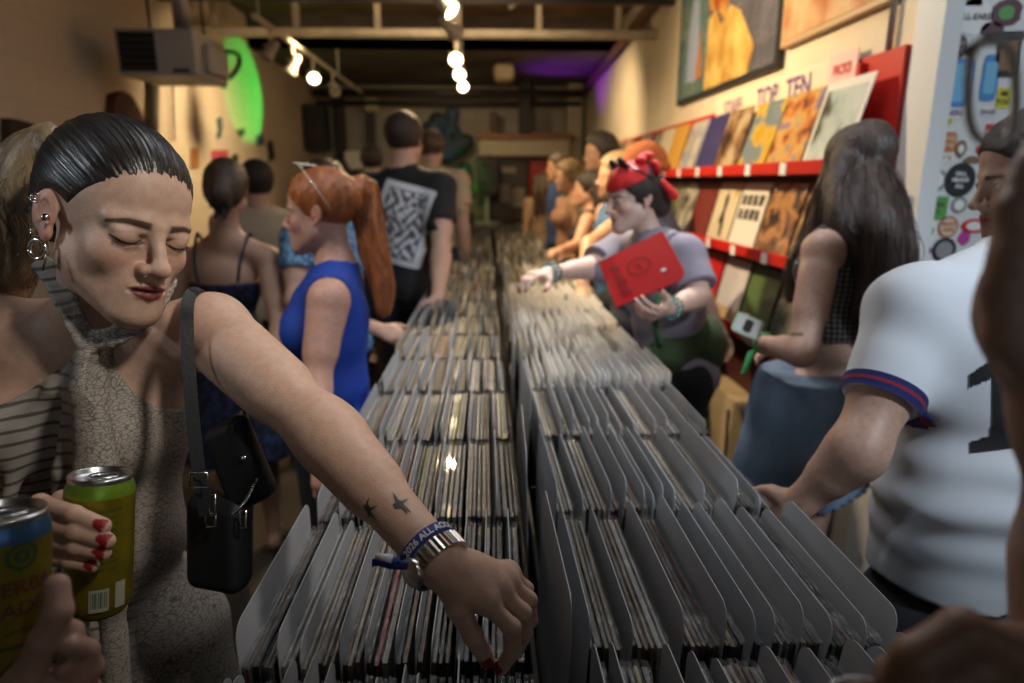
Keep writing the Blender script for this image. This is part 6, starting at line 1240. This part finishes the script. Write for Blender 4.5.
simple('m', 'woman with long dark hair in a black tank top by the right-hand bin', 588, 190, 4.3, 1.64, R(165), (.58, .34, .22), BLK, H_DKB, 'tank', fem=True, res=.011, long=.12, headM=basis(R(170)), arms={'L': ((578, 245, 4.15), (560, 250, 4.0))}, bottom=mat('dark_skirt', (.02, .02, .022), .8))
simple('m', 'woman with golden hair up, looking down, beyond the black tank top', 568, 178, 5.2, 1.68, R(195), (.66, .40, .24), mat('peach_top', (.45, .25, .15), .8), H_BLOND, 'tank', fem=True, res=.013, hc=.03)
simple('m', 'man in a blue shirt with brown hair near the far end of the bins', 558, 168, 6.1, 1.76, R(185), (.6, .33, .2), mat('blue_shirt', (.05, .09, .22), .8), H_BROWN, fem=False, res=.015)
simple('m', 'woman from behind with long brown hair and tan top at the far end', 542, 184, 7.0, 1.60, R(95), (.55, .34, .22), mat('tan_top', (.33, .23, .14), .85), H_BROWN, 'tank', fem=True, res=.016, long=.22, bottom=mat('tan_trousers', (.28, .20, .13), .85))
simple('m', 'dark curly-haired man behind the orange beanie, by the right wall', 599, 155, 4.6, 1.84, R(200), (.40, .23, .15), mat('grey_tee', (.2, .18, .16), .85), H_BLACK, fem=False, res=.014, hc=.03)
# --- long-haired woman with denim skirt
def brunette():
    J = stand(.93, 1.83, 1.64, R(128)); J['head'] = at(858, 168, 1.86); J['M'] = basis(R(128), R(12)); J['neck'] = at(858, 215, 1.86); J['chest'] = at(850, 278, 1.88); J['waist'] = at(835, 335, 1.91); J['pelvis'] = at(812, 400, 1.95)
    J['shL'] = at(822, 250, 1.76); J['shR'] = at(888, 250, 2.0); point_arm(J, 'L', at(803, 352, 1.70), at(762, 343, 1.90)); point_arm(J, 'R', at(880, 340, 2.05), at(800, 345, 2.10))
    hx = norm((J['shR']-J['shL'])*A(1, 1, 0))
    for q, s_ in (('R', 1), ('L', -1)): J['hip'+q] = J['pelvis']+hx*.09*s_+A(0, 0, -.03); J['kn'+q] = J['hip'+q]*A(1, 1, 0)+A(-.02, .0, .46); J['an'+q] = J['hip'+q]*A(1, 1, 0)+A(-.01, 0, .08)
    J['pnL'] = A(.5, .5, .4); J['tdL'] = A(0, 0, 1.)
    root = make_person('br', 'long-haired woman from behind in plaid cropped top and denim skirt', J, (.60, .38, .29), True, 1.06, .0055)
    G = groups(J, True, .008, 1.06)
    def reg(P):
        nk = J['neck']; d = .086-np.linalg.norm((P-(nk+A(0, 0, .035)))*np.array((1, 1, .8)), axis=1)
        for k in 'LR': d = np.maximum(d, .062-np.linalg.norm(P-J['sh'+k]-A(0, 0, -.01), axis=1)); d = np.maximum(d, -rc(J['sh'+k], J['el'+k], .054, .040)[0](P))
        return np.maximum(d, J['waist'][2]+.0-P[:, 2])
    m, N, L, b = nt('grey_plaid'); tc = N.new('ShaderNodeTexCoord'); outs = []
    for ax in 'XYZ': w1 = N.new('ShaderNodeTexWave'); w1.bands_direction = ax; w1.inputs['Scale'].default_value = 22; L.new(tc.outputs['Object'], w1.inputs[0]); outs.append(w1.outputs[0])
    mx = N.new('ShaderNodeMath'); mx.operation = 'MULTIPLY'; L.new(outs[0], mx.inputs[0]); L.new(outs[2], mx.inputs[1]); rp = N.new('ShaderNodeValToRGB'); rp.color_ramp.elements[0].color = (.02, .02, .02, 1); rp.color_ramp.elements[1].color = (.20, .19, .17, 1); rp.color_ramp.elements[0].position = .15; rp.color_ramp.elements[1].position = .6; L.new(mx.outputs[0], rp.inputs[0]); L.new(rp.outputs[0], b.inputs['Base Color']); b.inputs['Roughness'].default_value = .85
    garment('cropped_top', root, G['torso'], m, [region(reg)], .005, folds(.0015, 40, 3))
    # skirt
    sk = [el(J['pelvis']+A(0, 0, .0), (.185, .145, .13), np.stack([hx, norm(np.cross((0, 0, 1.), hx)), A(0, 0, 1)], 1), .05)]; hy = norm(np.cross((0, 0, 1.), hx))
    for k in (-1, 0, 1): sk.append(rc(J['pelvis']+hx*.05*k+A(0, 0, .05), J['pelvis']+hx*.095*k+hy*.02-A(0, 0, .33), .135, .165, .05))
    zb = J['pelvis'][2]-.27
    def hem(P): a = np.arctan2(P[:, 1]-J['pelvis'][1], P[:, 0]-J['pelvis'][0]); return np.maximum(zb+.006*np.sin(a*60)+.005*np.sin(a*23)-P[:, 2], P[:, 2]-J['pelvis'][2]-.09)
    garment('denim_skirt', root, sk, DENIM, [region(hem)], .0055, folds(.004, 22, 6))
    shoes(root, J, SHOE); C, M, s = J['head'], J['M'], J['s']; W = lambda *v: np.asarray(C)+M@(np.array(v)*s); hm = hairmat('long_espresso_hair', (.058, .027, .017), (.014, .007, .005), .5, 18, (1, 1, .15))
    gs = [([(853, 152, 1.84), (842, 185, 1.80), (846, 225, 1.76), (868, 270, 1.76), (860, 320, 1.78)], (.038, .048, .05, .045, .02)), ([(866, 152, 1.86), (870, 185, 1.79), (878, 225, 1.73), (885, 275, 1.73), (880, 325, 1.75)], (.038, .052, .066, .062, .03)), ([(872, 155, 1.90), (882, 188, 1.85), (893, 225, 1.80), (898, 265, 1.80), (893, 300, 1.82)], (.034, .045, .052, .05, .02)), ([(845, 150, 1.88), (832, 185, 1.90), (820, 225, 1.95), (800, 262, 1.98), (790, 300, 1.98)], (.035, .04, .04, .035, .015))]
    P = haircap(J, .007); st = []
    for i, (g, rad) in enumerate(gs): g = [at(*p) for p in g]; P += lockmass(g, [r*.82 for r in rad], .025); st.append(lock(g, rad, 230, 24, .012, i, .0012, freq=1.8))
    hair(root, P, hm, .005, strands=st, cuts=[], amp=.004, f=70, dirs=(1, 1, .12))
    # arm tattoo, bracelet, phone
    o = [c for c in root.children if c.name.startswith('body')][0]; tr = bvh(o); c = at(796, 334, 1.68); decal('arm_tattoo', root, tr, c, _r, _u, norm(CAM-c), .035, .008, lambda a, b: (int(a*9) % 2 == 0), mat('tattoo_ink', (0, 0, 0)), .0015, .002)
    t = empty('smartphone', tuple(at(740, 328, 1.86)), 'pale green cased phone held in front of the denim skirt', 'phone'); u_ = norm(at(762, 332, 1.86)-at(734, 320, 1.86)); v_ = norm(at(738, 334, 1.86)-at(746, 318, 1.86)); v_ = norm(v_-u_*(v_@u_)); n_ = norm(np.cross(u_, v_)); c = at(748, 326, 1.84)
    f = lambda a, b, o_=0: c+u_*a+v_*b+n_*o_
    def rr(w_, h_, r_, o_): return [f((w_-r_)*sx+r_*math.cos(t_), (h_-r_)*sy+r_*math.sin(t_), o_) for (sx, sy, t0) in ((1, 1, 0), (-1, 1, 90), (-1, -1, 180), (1, -1, 270)) for t_ in (R(t0), R(t0+45), R(t0+90))]
    attach(MB().poly(rr(.040, .028, .008, 0), .009, n_).build('phone_case', mat('mint_phone_case', (.45, .62, .42), .4)), t); sgn = -1 if (n_@(CAM-c)) < 0 else 1
    attach(MB().poly([p for p in rr(.012, .018, .006, -.0015 if sgn < 0 else .0105)], .001*0+.0012, n_).build('camera_bump', mat('phone_black', (.03, .03, .03), .2)), t)
    attach(MB().poly(rr(.034, .023, .006, -.0008 if sgn < 0 else .0092), .0004, n_).build('phone_back', mat('phone_white', (.65, .68, .64), .3)), t)
    tag(MB().poly([at(748, 352, 1.84), at(755, 350, 1.84), at(748, 372, 1.85), at(741, 374, 1.85)], .002, (0, 1, 0)).build('wrist_tag', mat('bright_green_tag', (.10, .50, .16), .5)), 'bright green paper tag dangling under the phone hand', 'tag')
    mb = MB(); ax = norm(J['wrL']-J['elL']); e1 = norm(np.cross(ax, (0, 0, 1.))); e2 = np.cross(ax, e1); mb.tube([J['wrL']-ax*.01+(e1*math.cos(a)+e2*math.sin(a))*.028 for a in np.linspace(0, 6.283, 20)], .004, 6, cap=False); tag(mb.build('wristband', mat('bright_green_tag', (0, 0, 0)), None, True), 'green wristband on the wrist of the woman with the phone', 'wristband')
brunette()
# --- man in the white football shirt
def whiteshirt():
    J = stand(.90, 1.15, 1.80, R(100)); J['s'] = 1.0
    J['head'] = at(1036, 178, 1.28); J['M'] = basis(R(168), R(12)); J['neck'] = at(1022, 258, 1.30); J['chest'] = at(990, 380, 1.22); J['waist'] = at(970, 490, 1.24); J['pelvis'] = at(952, 605, 1.30)
    J['shL'] = at(918, 312, 1.17); J['shR'] = at(1130, 310, 1.35); point_arm(J, 'L', at(858, 450, 1.11), at(803, 500, 1.17)); point_arm(J, 'R', at(1150, 450, 1.3), at(1100, 540, 1.35))
    J['pnL'] = A(-.6, .2, -.6); J['tdL'] = A(-.5, .3, .6); J['curlL'] = (.45, .5, .5, .5); hx = norm((J['shR']-J['shL'])*A(1, 1, 0))
    for q, s_ in (('R', 1), ('L', -1)): J['hip'+q] = J['pelvis']+hx*.09*s_+A(0, 0, -.03); J['kn'+q] = J['hip'+q]*A(1, 1, 0)+A(0, 0, .48); J['an'+q] = J['hip'+q]*A(1, 1, 0)+A(0, 0, .09)
    root = make_person('w', 'man from behind in a white football shirt with a black number', J, (.52, .32, .24), False, 1.05, .005, .0035, tk=dict(beard=(.2, .12, .09)))
    G = groups(J, False, .020, 1.05); ax = norm(J['elL']-J['shL']); cf = lerp(J['shL'], J['elL'], .66); P = list(G['torso'])+[el(J['waist']+A(0, 0, -.01), (.165, .135, .17), np.stack([hx, norm(np.cross((0, 0, 1.), hx)), A(0, 0, 1)], 1), .06), el(lerp(J['waist'], J['pelvis'], .55), (.168, .140, .14), np.stack([hx, norm(np.cross((0, 0, 1.), hx)), A(0, 0, 1)], 1), .06), rc(J['shL'], cf+ax*.03, .076, .062, .05), rc(J['shR'], lerp(J['shR'], J['elR'], .6), .078, .074, .05)]
    def reg(Pt):
        u = (Pt-cf)@ax; w_ = np.linalg.norm(Pt-cf-u[:, None]*ax, axis=1); d = np.where((w_ < .076) & (u > -.03), u, -1); bz = J['pelvis'][2]+.09+.012*np.sin((Pt@hx)*22); d = np.maximum(d, bz-Pt[:, 2]); return np.maximum(d, .074-np.linalg.norm(Pt-J['neck']-A(0, 0, .035), axis=1))
    cx = J['waist']
    def wr(Pt, D):
        z = Pt[:, 2]-cx[2]; low = np.exp(-((z-.02)/.10)**2); x = (Pt-cx)@hx; return D+.0045*low*np.sin(z*75+x*16+1.5*np.sin(x*20))+.003*nz(Pt*np.array((1, 1, .6)), 16, 4)+.0025*np.sin((Pt-J['shL'])@norm(hx+A(0, 0, .9))*60)*np.exp(-(np.linalg.norm(Pt-J['shL'], axis=1)/.14)**2)
    wm = mat('white_jersey', (.64, .67, .72), .8, bump=.08, bscale=500); o = garment('football_shirt', root, P, wm, [region(reg)], .005, wr); tr = bvh(o)
    e1 = norm(np.cross(ax, (0, 0, 1.))); e2 = np.cross(ax, e1)
    for k, (o0, o1, m_) in enumerate(((-.026, -.016, mat('cuff_royal', (.008, .014, .11), .85)), (-.016, -.010, mat('cuff_crimson', (.24, .012, .03), .85)), (-.010, .002, mat('cuff_royal', (0, 0, 0))))):
        V = [cf+ax*w_+(e1*math.cos(a)+e2*math.sin(a))*(.064+.0012*(1 if k == 1 else 0)-.002*abs(w_)/.03) for w_ in (o0, (o0+o1)/2, o1) for a in np.linspace(0, 2*math.pi, 48, endpoint=False)]
        for i_, vv in enumerate(V):
            h = tr.ray_cast(Vector(vv+norm(vv-cf-ax*((vv-cf)@ax))*.05), Vector(-norm(vv-cf-ax*((vv-cf)@ax))), .09)
            if h[0] is not None and (i_ < 96 or True): V[i_] = np.array(h[0])+norm(vv-cf-ax*((vv-cf)@ax))*.0015
        attach(meshobj('cuff_stripe', V, [(r_*48+i, r_*48+(i+1) % 48, (r_+1)*48+(i+1) % 48, (r_+1)*48+i) for r_ in range(2) for i in range(48)], m_, None, True), root)
    c = at(1004, 398, 1.1); u_ = norm(hx); num = [(-.9, -1), (.9, -1), (.9, -.78), (.55, -.70), (.50, -.4), (.50, 1), (-.10, 1), (-.35, .75), (-.9, .55), (-.9, .30), (-.3, .42), (-.28, -.4), (-.35, -.70), (-.9, -.78)]
    decal('shirt_number', root, tr, c, u_, _u, norm(CAM-c), .17, .17, lambda a, b: inpoly(a*2-1, b*2-1, num), BLK, .004, .0025)
    trousers(root, J, mat('dark_shorts', (.015, .016, .020), .85), .008, .014, .105, False, 1.05, .42); shoes(root, J, SHOE); C, M, s = J['head'], J['M'], J['s']; W = lambda *v: np.asarray(C)+M@(np.array(v)*s)
    P2 = haircap(J, .012); g = [W(-.070, .03, .06), W(-.082, .035, .01), W(-.080, .030, -.05), W(-.075, .02, -.10)]; P2 += []
    hair(root, P2, H_DKB, .004, cuts=[hair_post(J, nape=-.06)], amp=.002, f=120); hair(root, lockmass(g, (.010, .009, .008, .005)), H_DKB, .003, strands=[lock(g, (.011, .010, .010, .008), 60, 14, .002, 1, .0008)], name='hair_strand')
whiteshirt()
# --- nearest person at the right edge: bare arm raised, clear-framed glasses in hand; second hand round a can
def near_arm():
    f = Field(); EL = at(1116, 760, .40); W_ = at(1074, 425, .345)
    f.add(rc(EL, W_, .042, .023, .03), rc(lerp(EL, W_, .2), lerp(EL, W_, .6), .041, .032, .03))
    f.add(rc(W_, at(1044, 310, .34), .024, .027, .02), rc(at(1044, 320, .34), at(1048, 230, .335), .026, .022, .02))
    for c_, r0, r1 in (([(1028, 310, .325), (1011, 260, .315), (1014, 210, .318), (1028, 170, .325)], .0092, .0078), ([(1036, 300, .33), (1022, 245, .318), (1026, 190, .322), (1038, 150, .33)], .0092, .0078), ([(1046, 300, .34), (1042, 245, .33), (1046, 200, .33), (1052, 165, .335)], .009, .0075), ([(1056, 310, .35), (1058, 265, .34), (1062, 225, .34), (1064, 195, .342)], .008, .007), ([(1030, 360, .33), (1008, 335, .322), (1004, 290, .320), (1012, 245, .322)], .0115, .009)):
        ps, p = finger_chain(c_, r0, r1, .005); f.add(ps)
    V, Q = surf(f, .003); root = empty('person', (float(EL[0]), float(EL[1]), 0), 'person outside the right edge, bare raised forearm close to the camera', 'person'); o = meshobj('body', V, Q, skinmat(), None, True); attach(o, root); settint(o, (.52, .36, .29))
    # glasses frame
    t = empty('eyeglasses', tuple(at(995, 100, .33)), 'clear framed glasses held up at the right edge, very blurred', 'glasses'); fm = mat('clear_acetate', (0, 0, 0)); ring = lambda cx, cy, rx, ry, dd: [at(cx+rx*np.sign(math.cos(a))*abs(math.cos(a))**.7, cy+ry*np.sign(math.sin(a))*abs(math.sin(a))**.7, dd) for a in np.linspace(0, 2*math.pi, 28)]
    mb = MB(); mb.tube(ring(992, 92, 24, 50, .33), .0022, 8, cap=False); attach(mb.build('rim', fm, None, True), t); mb = MB(); mb.tube([at(968, 52, .33), at(984, 40, .34), at(1030, 34, .40)], [.003, .003, .002], 8); attach(mb.build('temple_arm', mat('smoky_acetate', (.10, .09, .08), .3), None, True), t)
    V = [at(992, 92, .33)]+ring(992, 92, 23, 49, .33); attach(meshobj('lens', V, [(0, i, i+1) for i in range(1, 28)], mat('clear_lens', (1, 1, 1), .02, alpha=.06)), t)
    # lower hand round a yellow can
    hand_only('person outside the bottom right corner, only a blurred fist holding a yellow can', [([(1022, 658, .34), (962, 630, .33), (912, 658, .33), (892, 688, .34)], .012, .009), ([(1032, 678, .35), (972, 668, .335), (927, 690, .335), (902, 718, .345)], .0115, .009), ([(1042, 708, .36), (982, 708, .345), (937, 728, .345), (912, 753, .35)], .011, .0085), ([(1042, 738, .37), (992, 748, .355), (952, 763, .355), (927, 783, .36)], .010, .008), ([(1032, 668, .37), (972, 643, .39), (922, 658, .39), (892, 673, .38)], .0125, .010)], at(1022, 698, .36), at(1067, 738, .37), at(1172, 918, .40), (.32, .18, .12), .003, .028)
    can('drink_can', at(866, 800, .375), A(0, 0, 1), .030, .12, 'blurred yellow can at the bottom right edge', yel, CAM-at(866, 800, .375), [], lime)
near_arm()
# one more: the rest of the person on the far left
